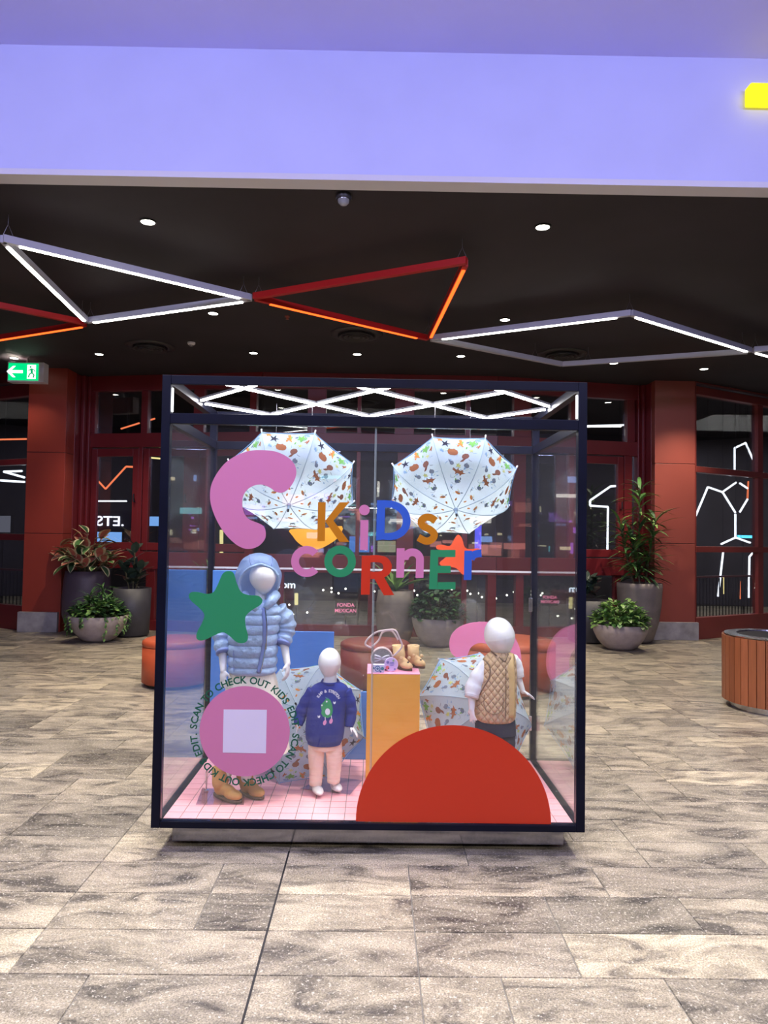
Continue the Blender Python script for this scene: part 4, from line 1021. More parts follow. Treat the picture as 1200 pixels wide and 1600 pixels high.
# skirt
rr = []
for i in range(22):
    t = i/21; y = 1046 + (1172-1046)*t
    l = 361 - 26*t**0.8; r = 428 + 24*t**0.8
    A_ = W1(l, y); B_ = W1(r, y); rr.append(((A_.x+B_.x)/2, 0, A_.z, (B_.x-A_.x)/2, 0.085+0.05*t))
mb = MB(); mb.smooth = False; NB = 120; vs = []; fs = []
for i, q in enumerate(rr):
    for k in range(NB):
        a = 2*math.pi*k/NB; pl_ = 1 + (0.012+0.035*i/21)*(((k % 6)/6.0)*2-1)
        vs.append((q[0]+q[3]*pl_*math.cos(a), q[1]+q[4]*pl_*math.sin(a), q[2]))
for i in range(len(rr)-1):
    for k in range(NB): fs.append((i*NB+k, i*NB+(k+1) % NB, (i+1)*NB+(k+1) % NB, (i+1)*NB+k))
mb.add(vs, fs); mb.build('pleated_skirt', M['skirt'], m1)
zf = 0.0022
def fl_(px, py): return onz(px, py, ZF+zf)
zf = 0.006
boot('ankle_boot', m1, fl_(335,1241), fl_(376,1254), at(344,1199,3.80), 0.043, 0.032, M['suede'], loc, 0.043)
boot('ankle_boot', m1, fl_(376,1237), fl_(411,1249), at(380,1203,3.82), 0.042, 0.032, M['suede'], loc, 0.043)
def plate(name_px, parent, loc_):
    P = [onz(x, y, ZF+0.0012) - loc_ for x, y in name_px]
    return MB().prism(P, (0,0,1), 0.0045).build('base_plate', M['plate'], parent, bevel=0.001)
plate([(306,1258),(381,1258),(383,1236),(316,1232)], m1, loc)
q = onz(322, 1236, ZF+0.006) - loc
MB().lathe([(0.014,0),(0.014,0.006),(0.005,0.01),(0.005,0.10)], 14, c=q, cap=True).build('support_rod', M['chrome'], m1)

# ================================================================== toddler mannequin
Y_ = 3.86
m2 = thing_at('mannequin', 508, Y_, label='smallest white mannequin wearing a navy frog print sweatshirt', cat='mannequin')
loc = m2.location.copy(); ms = Y_
def W2(px, py, dy=0): return at(px, py, Y_+dy) - loc
b = MB()
egg(b, W2(515, 1037), 0.061, 0.073, 0.084, 0.36)
capsule(b, [W2(516, 1048), W2(516, 1064), W2(514, 1078)], [0.034, 0.036, 0.048])
b.sphere(W2(511, 1095), (0.075, 0.05, 0.07), 16, 10); b.sphere(W2(509, 1130), (0.078, 0.055, 0.09), 16, 10); b.sphere(W2(508, 1160), (0.08, 0.055, 0.05), 16, 10)
capsule(b, [W2(487, 1082), W2(473, 1108, 0.01), W2(466, 1132, -0.02)], [0.022, 0.019, 0.013])
capsule(b, [W2(541, 1082), W2(547, 1108, 0.01), W2(547, 1134, -0.02)], [0.022, 0.019, 0.013])
hand(b, W2(466, 1131, -0.02), (-0.2, -0.1, -1), (0.8, 0, 0), (0, -1, 0), 0.06, 0.3)
hand(b, W2(547, 1134, -0.02), (0.75, -0.2, -0.8), (-0.3, 0, -1), (-0.3, -1, 0.1), 0.078, 0.25)
for px0, px1, py1 in ((494, 492, 1224), (521, 521, 1220)):
    capsule(b, [W2(px0, 1165), W2(px0, 1195), W2(px1, py1)], [0.038, 0.03, 0.023])
def foot(b, heel, toe, w_, h_, loc_, an=None):
    h0 = heel-loc_; t0 = toe-loc_; d = (t0-h0); L = d.length; d.normalize(); up = Vector((0,0,1)); rt = Matrix((d.cross(up)*-1, d, up)).transposed()
    b.sphere(h0+d*L*0.55+up*h_*0.5, (w_, L*0.52, h_*0.5), 14, 8, rt); b.sphere(h0+d*L*0.25+up*h_*0.8, (w_*0.85, L*0.28, h_*0.8), 14, 8, rt)
    if an is not None: capsule(b, [h0+d*L*0.25+up*h_, an], [w_*0.85, w_*0.8])
foot(b, onz(492,1232,ZF+.007), onz(500,1246,ZF+.007), 0.029, 0.036, loc, W2(492,1222)); foot(b, onz(520,1228,ZF+.007), onz(530,1240,ZF+.007), 0.029, 0.036, loc, W2(521,1218))
me = remesh(b, 0.003, 3); me.materials.clear(); me.materials.append(M['manne']); link('body', me, m2)
rr = rows_torso([(1065,503,530,.045),(1070,491,541,.055),(1076,485,545,.066),(1092,482,543,.078),(1115,479,540,.086),(1142,477,538,.090),(1154,478,536,.088),(1157,480,534,.080),(1161,481,533,.078)], Y_, 0.08, loc, per=2)
mb = MB(); mb.smooth = True; mb.rings(rr, 40); sw = mb.build('sweatshirt', M['navyc'], m2); sb = bvh_of(sw.data, loc)
for pts, Ys, rads, sd in (([(490,1079),(478,1098),(470,1116),(466,1133)], [Y_]*3+[Y_-.02], [.034,.034,.034,.024], 3), ([(539,1079),(546,1097),(548,1116),(545,1136)], [Y_]*3+[Y_-.02], [.034,.034,.032,.023], 4)):
    S, r_ = sleeve(pts, Ys, rads, loc, bunch=0.05, nb=4, seed=sd); mb = MB(); mb.smooth = True; mb.tube(S, r_, 18); mb.build('sleeve', M['navyc'], sw)
ck = [W2(516,1066)+Vector((math.cos(a)*0.043, math.sin(a)*0.046-0.002, 0.004+0.010*math.sin(a))) for a in [2*math.pi*k/28 for k in range(29)]]
mb = MB(); mb.smooth = True; mb.tube(ck, 0.0065, 8, False); mb.build('neckband', mat('navy_rib', srgb(26,38,110), 0.9), sw)
rr = [(q[0],q[1],q[2],q[3]*0.93,q[4]*0.95) for q in rows_torso([(1154,481,533),(1168,483,532)], Y_, 0.072, loc, per=3)]
mb = MB(); mb.smooth = True; mb.rings(rr, 28); lg = mb.build('leggings', M['cream'], m2)
for pts in ([(495,1160),(494,1180),(494,1202),(493,1226)], [(521,1160),(522,1180),(522,1202),(521,1222)]):
    S, r_ = sleeve(pts, [Y_]*4, [.044,.043,.037,.033], loc, bunch=0.022, nb=9, seed=5, sub=12); mb = MB(); mb.smooth = True; mb.tube(S, r_, 20); mb.build('trouser_leg', M['cream'], lg)
plate([(469,1233),(547,1242),(566,1220),(512,1214)], m2, loc)
# print on the sweatshirt: arc of words and a frog
wm = mat('print_white', (0.75,0.78,0.85,1), 0.7); gm = mat('print_green', srgb(40,150,90), 0.7); pm = mat('print_pink', srgb(225,150,200), 0.7); bk = mat('print_black', (0.02,0.02,0.03,1), 0.7)
def draped_poly(name, pts, m, parent, bv, Y, loc_, off=0.0012):
    P = [drape(bv, x, y, Y, off) - loc_ for x, y in pts]; c_ = sum(P, Vector())/len(P)
    cc_ = drape(bv, sum(x for x, y in pts)/len(pts), sum(y for x, y in pts)/len(pts), Y, off) - loc_
    n = len(P); fs = [(i, (i+1) % n, n) for i in range(n)]
    return MB().add(P+[cc_], fs).build(name, m, parent, recalc=False)
def ell(cx, cy, rx, ry, n=14, rot=0): return [(cx+rx*math.cos(t)*math.cos(rot)-ry*math.sin(t)*math.sin(rot), cy+rx*math.cos(t)*math.sin(rot)+ry*math.sin(t)*math.cos(rot)) for t in [2*math.pi*k/n for k in range(n)]]
fx = lambda x, y: (430+(540+(x-540)*fs_)/6.667, 1020+(600+(y-600)*fs_)/6.667)
fs_ = 1.18
fr = draped_poly('frog_print', [fx(*p) for p in ((545,488),(570,510),(585,550),(592,600),(580,650),(545,668),(505,655),(488,625),(495,600),(485,575),(490,545),(515,520),(528,500))], gm, sw, sb, Y_, loc)
draped_poly('frog_belly', [fx(x, y) for x, y in ell(545, 612, 22, 30)], wm, sw, sb, Y_, loc, 0.002)
for x, y in ((540,522),(498,555)): draped_poly('frog_eye', [fx(a_, b_) for a_, b_ in ell(x, y, 13, 14)], gm, sw, sb, Y_, loc, 0.002); draped_poly('frog_eye', [fx(a_, b_) for a_, b_ in ell(x-3, y, 7, 8, 10)], wm, sw, sb, Y_, loc, 0.0026)
for x, y in ((520,708),(575,695)): draped_poly('frog_shoe', [fx(a_, b_) for a_, b_ in ell(x, y, 15, 24, 12, 0.3)], pm, sw, sb, Y_, loc); draped_poly('frog_leg', [fx(x+d, y+e_) for d, e_ in ((2,-20),(8,-20),(6,-50),(0,-50))], wm, sw, sb, Y_, loc)
for x, y in ((605,532),(468,655)): draped_poly('butterfly_print', [fx(x+d, y+e_) for d, e_ in ((-11,-12),(0,-3),(10,-14),(12,2),(2,14),(-10,6))], wm, sw, sb, Y_, loc)
draped_poly('sprout_print', [fx(*p) for p in ((520,478),(534,484),(548,492),(545,500),(528,492))], mat('print_teal', srgb(60,120,150), 0.7), sw, sb, Y_, loc, 0.002)
fs_ = 1.0; txt = 'JUMP & STRETCH'
for i, ch in enumerate(txt):
    if ch == ' ': continue
    a = R(154 - 130*i/(len(txt)-1)); cxp, cyp, rp = 552, 512, 116
    x, y = fx(cxp + rp*math.cos(a), cyp - rp*0.98*math.sin(a)); p = drape(sb, x, y, Y_-0.08, 0.002) - loc
    o = link('print_letter', text_mesh(ch, 0.0215, wm, 'print_letter', 0.0002, 0.0006), sw, loc=p)
    o.rotation_euler = (Matrix.Rotation(a-math.pi/2, 3, Vector((0,-1,0))) @ Matrix.Rotation(R(90), 3, 'X')).to_euler()

# ================================================================== vest mannequin
Y_ = 3.88
m3 = thing_at('mannequin', 772, Y_, label='white mannequin wearing a beige quilted vest and navy trousers', cat='mannequin')
loc = m3.location.copy()
def W3(px, py, dy=0): return at(px, py, Y_+dy) - loc
b = MB()
rt = Matrix.Rotation(R(-12), 3, 'Y')
egg(b, W3(781, 996), 0.082, 0.095, 0.108, 0.34, rt)
capsule(b, [W3(783, 1014), W3(781, 1026), W3(778, 1040)], [0.045, 0.044, 0.05])
b.sphere(W3(777, 1055), (0.085, 0.055, 0.08), 18, 10); b.sphere(W3(774, 1095), (0.09, 0.065, 0.11), 18, 10); b.sphere(W3(772, 1130), (0.09, 0.065, 0.06), 18, 10)
capsule(b, [W3(757, 1040), W3(741, 1072, 0.0), W3(737, 1090, -0.03), W3(737, 1108, -0.05)], [0.028, 0.024, 0.021, 0.016])
capsule(b, [W3(801, 1038), W3(809, 1058, 0.02), W3(817, 1080, 0.01)], [0.026, 0.021, 0.014])
hand(b, W3(736, 1106, -0.05), (0.15, -0.2, -1), (0.5, 0.6, 0), (-1, 0.1, 0), 0.085, 0.2, 0.22)
hand(b, W3(817, 1080, 0.01), (0.85, -0.2, -0.45), (-0.1, -0.3, -1), (-0.2, -1, 0.1), 0.08, 0.25, 0.14)
for px0, px1 in ((758, 757), (788, 788)):
    capsule(b, [W3(px0, 1135), W3(px0, 1180), W3(px1, 1218)], [0.045, 0.036, 0.026])
foot(b, onz(757,1228,ZF+.001), onz(757,1241,ZF+.001), 0.03, 0.036, loc, W3(757,1218)); foot(b, onz(788,1228,ZF+.001), onz(791,1241,ZF+.001), 0.03, 0.036, loc, W3(788,1218))
me = remesh(b, 0.0034, 3); me.materials.clear(); me.materials.append(M['manne']); link('body', me, m3)
rr = rows_torso([(1018,768,797,.055),(1023,761,804,.07),(1031,754,806,.082),(1045,751,807,.09),(1065,748,807,.098),(1085,745,807,.104),(1105,742,806,.108),(1119,741,805,.108),(1124,744,802,.10)], Y_, 0.1, loc, per=2)
mb = MB(); mb.smooth = True; mb.rings(rr, 44); vest = mb.build('quilted_vest', M['quilt'], m3); vb = bvh_of(vest.data, loc)
for pts, Ys, rads, sd, bn in (([(763,1036),(750,1055),(741,1072),(737,1088)], [Y_, Y_-.01, Y_-.02, Y_-.04], [.036,.046,.047,.038], 6, 0.05), ([(799,1030),(806,1040),(810,1056)], [Y_+.01, Y_+.02, Y_+.02], [.036,.036,.031], 7, 0.03)):
    S, r_ = sleeve(pts, Ys, rads, loc, bunch=bn, nb=3, seed=sd); mb = MB(); mb.smooth = True; mb.tube(S, r_, 18); sl_ = mb.build('shirt_sleeve', M['whitec'], m3)
    mb = MB(); d = (S[-1]-S[-2]).normalized(); mb.smooth = True; mb.tube([S[-1]-d*0.006, S[-1]+d*0.008], rads[-1]*0.97, 18); mb.build('cuff', M['whitec'], sl_)
# placket, bindings and pocket follow the vest surface
def strip(pts, wd, th, name, m, par, bv, off, n=3):
    P = spline([drape(bv, x, y, Y_-0.1, off)-loc for x, y in pts], n, False); mb = MB(); mb.smooth = True; mb.tube(P, wd, 8, True, (1.0, th, (1,0,0))); return mb.build(name, m, par)
strip([(796,1021),(797,1040),(798,1060),(798,1080),(798,1100),(797,1121)], 0.023, 0.14, 'placket', M['gold'], vest, vb, 0.002)
strip([(790,1022),(790.5,1050),(790.5,1080),(789.5,1122)], 0.002, 1, 'binding', M['trimb'], vest, vb, 0.002)
strip([(767,1016.5),(775,1024),(784,1030),(789,1033),(794,1022)], 0.0045, 1, 'neck_binding', M['trimb'], vest, vb, 0.001)
strip([(755,1031),(762,1036),(766,1046),(764,1060),(757,1072),(750,1085)], 0.004, 1, 'armhole_binding', M['trimb'], vest, vb, 0.0)
strip([(757,1086),(787,1087)], 0.0018, 1, 'pocket_seam', M['trimb'], vest, vb, 0.001)
strip([(757,1086),(756,1100),(761,1111),(772,1116),(782,1112),(786,1102),(787,1088)], 0.0018, 1, 'pocket_seam', M['trimb'], vest, vb, 0.001)
rr = rows_torso([(1112,743,803,.092),(1130,742,805,.095),(1146,743,806,.09)], Y_, 0.09, loc, per=3)
mb = MB(); mb.smooth = True; mb.rings(rr, 32); tr = mb.build('trousers', M['denim'], m3)
for pts in ([(758,1140),(757,1170),(757,1222)], [(789,1140),(790,1170),(789,1222)]):
    S, r_ = sleeve(pts, [Y_]*3, [.056,.050,.044], loc, bunch=0.02, nb=6, seed=8, sub=10); mb = MB(); mb.smooth = True; mb.tube(S, r_, 20); mb.build('trouser_leg', M['denim'], tr)

# ================================================================== umbrellas
def transl(name, c, k=0.45):
    m = bpy.data.materials.new(name); m.use_nodes = True; nt = m.node_tree; nt.nodes.clear(); N = nt.nodes.new; L = nt.links.new
    d = N('ShaderNodeBsdfDiffuse'); d.inputs[0].default_value = c; t = N('ShaderNodeBsdfTranslucent'); t.inputs[0].default_value = c
    x = N('ShaderNodeMixShader'); x.inputs[0].default_value = k; L(d.outputs[0], x.inputs[1]); L(t.outputs[0], x.inputs[2]); o = N('ShaderNodeOutputMaterial'); L(x.outputs[0], o.inputs[0]); return m
M['canopy'] = transl('canopy_fabric', (0.60, 0.72, 0.82, 1))
PC = {k: transl('print_'+k, c, 0.35) for k, c in dict(orange=srgb(232,152,84), brown=srgb(160,112,96), russet=srgb(184,120,86), green=srgb(138,200,112), black=srgb(66,68,86), grey=srgb(142,152,172), blue=srgb(150,185,220), yellow=srgb(215,218,140), slate=srgb(120,134,156)).items()}
pcn = list(PC)
SH = {
 'bird': [(-.5,.1),(-.1,.12),(-.05,.5),(.12,.12),(.5,.3),(.22,-.08),(.32,-.42),(0,-.15),(-.3,-.38),(-.15,-.05)],
 'roo': [(-.5,-.35),(-.3,-.05),(-.2,.22),(-.02,.42),(.1,.55),(.16,.38),(.28,.3),(.08,.18),(.1,0),(.3,-.02),(.12,-.15),(.16,-.42),(0,-.48),(-.1,-.2),(-.3,-.3)],
 'blob': [(-.5,0),(-.42,.24),(-.2,.34),(-.1,.42),(.02,.34),(.25,.34),(.36,.44),(.42,.28),(.5,.08),(.42,-.2),(.2,-.32),(-.2,-.32),(-.42,-.22)],
 'platy': [(-.62,.1),(-.4,.06),(-.3,.16),(-.25,.34),(-.15,.16),(.1,.18),(.2,.36),(.28,.14),(.42,.12),(.66,.22),(.6,-.02),(.4,-.06),(.28,-.12),(.22,-.34),(.1,-.16),(-.15,-.16),(-.25,-.34),(-.3,-.14),(-.42,-.05)],
 'emu': [(-.4,.1),(-.25,.36),(.05,.4),(.3,.25),(.38,.0),(.3,-.2),(.1,-.28),(.28,-.5),(.5,-.55),(.48,-.62),(.2,-.58),(-.05,-.28),(-.3,-.15)],
 'leaf': [(-.5,0),(-.25,.2),(.05,.24),(.3,.14),(.5,.02),(.3,-.14),(0,-.22),(-.3,-.16)],
 'twig': [(-.5,-.05),(-.1,.08),(.5,.12),(.5,.02),(0,-.04),(-.45,-.14)],
 'maple': [(-.4,-.1),(-.45,.2),(-.2,.12),(-.1,.45),(.1,.2),(.4,.4),(.35,.1),(.5,-.1),(.2,-.15),(.1,-.45),(-.1,-.2)],
}
MOT = []
rg = random.Random(4)
big = [('bird','black',.30,.90,.050,.3),('maple','green',-.32,.90,.050,0),('roo','orange',-.02,.91,.050,.4),('blob','russet',.16,.78,.052,.1),('emu','brown',-.16,.72,.046,0),('bird','yellow',-.30,.80,.026,0),('maple','yellow',.02,.60,.030,1),
       ('platy','russet',.0,.52,.055,.4),('leaf','blue',-.42,.95,.03,.5),('maple','orange',.42,.96,.03,.5),('blob','slate',.04,.40,.028,0),('leaf','orange',.0,.25,.032,.6),('leaf','orange',.12,.16,.02,2),('blob','grey',-.22,.60,.03,.8),('emu','grey',.22,.64,.03,2),('roo','russet',-.44,.86,.026,1),('maple','blue',.42,.80,.026,1)]
for b_ in big: MOT.append(b_)
for i in range(46):
    MOT.append((rg.choice(('twig','leaf','twig','twig')), rg.choice(('blue','grey','blue','slate','yellow','green')), rg.uniform(-.44,.44), rg.uniform(.22,.96), rg.uniform(.012,.022), rg.uniform(0,6.3)))
def umbrella_parts(R_, h, phm=R(70)):
    def rib(k, t):
        a = 2*math.pi*(k+0.5)/8; r = R_*math.sin(t*phm)/math.sin(phm); z = h*(math.cos(t*phm)-math.cos(phm))/(1-math.cos(phm))
        return Vector((r*math.cos(a), r*math.sin(a), z))
    def panel(u, t):
        p = rib(0, t).lerp(rib(1, t), u); s = 1 - 0.02*math.sin(math.pi*u)*t
        return Vector((p.x*s, p.y*s, p.z - 0.004*math.sin(math.pi*u)*t))
    mb = MB(); mb.smooth = True; NU, NT = 10, 14; vs = []; fs = []
    for i in range(NT+1):
        for k in range(NU+1):
            t = max(i/NT, 0.001); q = panel(k/NU, t)
            if i == NT: q.x *= 1 - 0.03*math.sin(math.pi*k/NU); q.y *= 1 - 0.03*math.sin(math.pi*k/NU)
            vs.append(q)
    for i in range(NT):
        for k in range(NU): fs.append((i*(NU+1)+k, i*(NU+1)+k+1, (i+1)*(NU+1)+k+1, (i+1)*(NU+1)+k))
    mb.add(vs, fs); pan = mb.mesh('canopy_panel', M['canopy'], False)
    mb = MB(); arc_ = R_*phm/math.sin(phm)*0.98
    for kind, colr, x, t, sz, rot in MOT:
        mb.cur = pcn.index(colr); P = []
        for dx, dy in SH[kind]:
            dx *= 1.12; dy *= 1.12
            a = dx*math.cos(rot)-dy*math.sin(rot); b2 = dx*math.sin(rot)+dy*math.cos(rot)
            tt = min(0.97, max(0.08, t + b2*sz/arc_)); ch = (rib(0, tt)-rib(1, tt)).length
            uu = min(0.96, max(0.04, 0.5 + x*0.9 + a*sz/ch))
            q = panel(uu, tt); e_ = 0.01; n = (panel(uu+e_, tt)-q).cross(panel(uu, min(tt+e_, 1))-q).normalized()
            if n.dot(q) < 0: n = -n
            P.append(q + n*0.0015)
        cc = sum(P, Vector())/len(P); cc += (cc.normalized()*0.0004)
        mb.add(P+[cc], [(i, (i+1) % len(P), len(P)) for i in range(len(P))])
    prt = mb.mesh('animal_print', [PC[k] for k in pcn], False)
    mb = MB(); mb.smooth = True; mb.tube([rib(-1, t)*1.004 for t in [0.04+0.96*i/10 for i in range(11)]], 0.0022, 6); ribm = mb.mesh('rib', M['rib'])
    q = rib(-1, 1.0); d = (rib(-1, 1.0)-rib(-1, .95)).normalized()
    tipm = MB().tube([q, q+d*0.012], 0.0042, 8).sphere(q+d*0.013, 0.0048, 8, 6).mesh('rib_tip', M['trimwhite'])
    hem = MB(); hem.tube([panel(u, 1.0)*Vector((1,1,1)).x if False else panel(u,0.985)*1.003 for u in [i/8 for i in range(9)]], 0.0022, 5); hemm = hem.mesh('hem', M['hem'])
    return pan, prt, ribm, tipm, hemm
M['rib'] = mat('rib_grey_blue', srgb(160, 185, 205), 0.4); M['hem'] = mat('hem_blue', srgb(130, 175, 225), 0.6)
UP = umbrella_parts(0.365, 0.195)
def umbrella(px, py, Y, n, roll, label, shaft=0.30, hang=False, c=None):
    n = Vector(n).normalized(); c = c or at(px, py, Y); u = empty('umbrella', c, label=label, cat='umbrella', group='animal print umbrellas in the case')
    u.rotation_mode = 'QUATERNION'; q = Vector((0,0,1)).rotation_difference(n)
    # keep a rim edge level: twist around the axis
    m0 = q.to_matrix(); x = m0 @ Vector((1,0,0)); y = m0 @ Vector((0,1,0)); hz = Vector((0,0,1)).cross(n); hz = hz.normalized() if hz.length > 1e-3 else Vector((1,0,0))
    tw = math.atan2(hz.dot(y), hz.dot(x)) + R(roll)
    from mathutils import Quaternion
    u.rotation_quaternion = q @ Quaternion((0,0,1), tw)
    pan, prt, ribm, tipm, hemm = UP
    for k in range(8):
        rz = 2*math.pi*k/8
        p = link('canopy_panel', pan, u); p.rotation_euler = (0,0,rz)
        link('animal_print', prt, p); link('hem', hemm, p)
        r = link('rib', ribm, u); r.rotation_euler = (0,0,rz); link('rib_tip', tipm, r)
    MB().lathe([(0.014,0.192),(0.012,0.205),(0.006,0.21),(0.0055,0.232)], 14, cap=True).build('crown_cap', M['rib'], u)
    MB().lathe([(0.006,0.232),(0.0055,0.246),(0.002,0.250)], 12, cap=True).build('ferrule', M['blackmetal'], u)
    MB().tube([(0,0,0.19),(0,0,-shaft)], 0.0045, 8).build('shaft', M['trimwhite'], u)
    hp = [(0,0,-shaft)]+[(0.03-0.03*math.cos(a), 0, -shaft-0.05-0.03*math.sin(a)) for a in [math.pi*k/8 for k in range(9)]]
    MB().tube(hp, 0.008, 8).build('handle', M['hem'], u)
    if hang:
        for dx in (-0.1, 0.1):
            w0 = Vector((c.x+dx, c.y+0.03, c.z+0.12)); w1 = Vector((c.x+dx, c.y+0.03, lz-0.0))
            inv = (Matrix.Translation(c) @ u.rotation_quaternion.to_matrix().to_4x4()).inverted()
            MB().tube([inv@w0, inv@w1], 0.001, 5).build('hanging_wire', M['wire'], u)
    return u
umbrella(457, 753, 4.02, (0.0, -0.72, -0.69), 0, 'white animal print umbrella hanging behind the pink hook decal', 0.2, True)
umbrella(707, 760, 4.02, (0.02, -0.72, -0.69), 0, 'white animal print umbrella hanging at the upper right of the case', 0.2, True)
umbrella(475, 1126, 4.17, (-0.12, -0.80, 0.58), 10, 'open animal print umbrella on the deck behind the toddler mannequin', 0.2)
umbrella(743, 1112, 4.27, (0.30, -0.80, 0.42), 5, 'open animal print umbrella on the deck behind the vest mannequin', 0.14)

# ================================================================== yellow plinth and the goods on it
Yp = 3.90
a = at(573.5, 1052, Yp); b_ = at(656.5, 1051, Yp)
pl_ = empty('display_plinth', ((a.x+b_.x)/2, Yp+0.145, ZF+0.0005), label='tall yellow plinth with a pink top in the case', cat='plinth')
hw = (b_.x-a.x)/2; zt_ = a.z - pl_.location.z
MB().box(-hw, hw, -0.145, 0.145, 0, zt_-0.004).build('body', M['yellowp'], pl_, bevel=0.003)
MB().box(-hw, hw, -0.145, 0.145, zt_-0.0035, zt_).build('top', M['pinktop'], pl_, bevel=0.001)
ZP = pl_.location.z + zt_ + 0.0005
def pon(px, py): return onz(px, py, ZP)
# silver round bag
g = pon(596, 1046); g = Vector((at(596.5,1040,4.01).x, 4.01, ZP))
bag = empty('handbag', g, label='round silver kids handbag with a white bow on the plinth', cat='handbag')
M['silver'] = mat('silver_glitter', (0.45,0.45,0.48,1), 0.35, 0.7, var=0.3, scale=300); M['strap'] = mat('pale_strap', srgb(225,205,205), 0.5)
def disc_y(mb, cx, cz, r, y0, y1, n=36): mb.prism([(cx+r*math.cos(2*math.pi*k/n), y1, cz+r*math.sin(2*math.pi*k/n)) for k in range(n)], (0,-1,0), y1-y0)
mb = MB(); disc_y(mb, 0, 0.062, 0.058, -0.018, 0.018); mb.build('body', M['silver'], bag, bevel=0.004)
for y in (-0.019, 0.019):
    mb = MB(); mb.smooth = True; mb.tube([(0.058*math.cos(a_), y, 0.062+0.058*math.sin(a_)) for a_ in [2*math.pi*k/36 for k in range(37)]], 0.0035, 6, False); mb.build('piping', M['strap'], bag)
for s in (-1, 1):
    mb = MB(); mb.smooth = True; mb.tube([(0,-0.026,0.066),(s*0.02,-0.03,0.078),(s*0.038,-0.028,0.082),(s*0.04,-0.026,0.068),(s*0.02,-0.028,0.064),(0,-0.026,0.066)], 0.005, 8); mb.build('bow_loop', M['trimwhite'], bag)
    mb = MB(); mb.tube([(0,-0.026,0.064),(s*0.02,-0.028,0.054),(s*0.038,-0.026,0.048)], 0.004, 6); mb.build('bow_tail', M['trimwhite'], bag)
Q = lambda px, py, Y=4.01: at(px, py, Y) - g
mb = MB(); mb.smooth = True; mb.tube(spline([Q(580,1012), Q(571,1007), Q(575,998), Q(588,988), Q(602,985), Q(617,985), Q(624,997), Q(628,1010), Q(618,1022), Q(610,1027)], 6, False), 0.0052, 8, True, (1,0.5,(0,0,1))); mb.build('strap', M['strap'], bag)
mb = MB(); mb.smooth = True; mb.tube(spline([Q(582,1010,4.03), Q(592,1000,4.03), Q(598,988,4.03), Q(612,986,4.03), Q(622,1000,4.03)], 6, False), 0.005, 8, True, (1,0.5,(0,0,1))); mb.build('strap', M['strap'], bag)
# tins
def tin(px, py, r, m, label):
    p = pon(px, py); o = empty('round_tin', (p.x, p.y, ZP), label=label, cat='tin')
    mb = MB(); disc_y(mb, 0, r, r, 0, 0.014); mb.build('tin_body', m, o, bevel=0.002); return o, p
o, p = tin(611, 1049.5, 0.038, mat('lilac_tin', srgb(208,188,232), 0.35), 'round lilac tin with printed flowers leaning upright on the plinth')
for dx, dz, r_, c_ in ((-0.02,0.022,0.010,srgb(230,110,120)),(-0.014,0.018,0.004,srgb(80,50,40)),(0.012,0.060,0.006,srgb(160,190,150)),(-0.018,0.05,0.008,srgb(120,110,180)),(0.02,0.014,0.005,srgb(120,110,180))):
    mb = MB(); disc_y(mb, dx, 0.0+dz, r_, -0.0012-0.0003*(r_ < 0.005), -0.0002, 12); mb.build('flower_print', mat('flower_print', c_, 0.5), o)
for k, (dz, w_) in enumerate(((0.047,0.018),(0.040,0.022),(0.033,0.016))):
    MB().box(-w_*0.6+0.004, w_*0.6+0.004, -0.0012, -0.0002, dz, dz+0.003).build('print_line', mat('print_line', srgb(90,90,190), 0.5), o)
p = pon(591, 1051); o = empty('patterned_box', (p.x, p.y+0.016, ZP), label='small white box with blue circle pattern at the plinth front', cat='box')
MB().box(-0.033, 0.033, -0.016, 0.016, 0, 0.043).build('carton', mat('box_lilac', srgb(205,200,225), 0.4), o, bevel=0.003)
for dx, dz, r0, cc in ((-0.004,0.021,0.016,srgb(60,95,150)),(-0.004,0.021,0.011,srgb(205,220,235)),(-0.004,0.021,0.007,srgb(60,95,150)),(0.022,0.022,0.009,srgb(70,130,150)),(-0.026,0.024,0.006,srgb(70,110,160)),(0.012,0.006,0.005,srgb(60,95,150))):
    mb = MB(); disc_y(mb, dx, dz, r0, -0.0165-0.0016+0.00002*r0*1000*0.6, -0.0162, 18); mb.build('circle_print', mat('circle_print', cc, 0.5), o)
# pair of furry ankle boots with faces
M['ugg'] = cloth('ugg_tan', srgb(226, 190, 138), 0.95, 60, 0.5); M['fur'] = cloth('ugg_fur', srgb(240, 208, 158), 0.95, 120, 0.8)
for hx, tx_, sx, lb in (((619,1042),(642,1049),(622,1009),'left tan ankle bootlet with a bear face on the plinth'), ((641,1039),(662,1045),(646,1009),'right tan ankle bootlet with a bear face on the plinth')):
    H = pon(*hx); T = pon(*tx_); rt_ = empty('kids_bootlet', (H+T)/2, label=lb, cat='boot'); lc_ = rt_.location.copy()
    top = at(sx[0], sx[1], H.y+0.02)
    bo = boot('upper', rt_, H, T, top, 0.034, 0.026, M['ugg'], lc_, h_foot=0.038, voxel=0.0028)
    d = (T-H).normalized(); nose = T - d*0.030 + Vector((0,0,0.052)) - lc_
    MB().sphere(nose + Vector((0,-0.008,-0.006)), (0.006,0.005,0.004), 8, 6).build('nose', bk, rt_)
    for s in (-1, 1): MB().sphere(nose - d*0.03 + Vector((s*0.022,0,0.012)), (0.010,0.006,0.010), 10, 6).build('ear', M['fur'], rt_)
    c_ = top - lc_; mb = MB(); mb.smooth = True; mb.tube([c_+Vector((0.031*math.cos(a_), 0.031*math.sin(a_), 0)) for a_ in [2*math.pi*k/20 for k in range(21)]], 0.005, 8, False); mb.build('fur_trim', M['fur'], rt_)
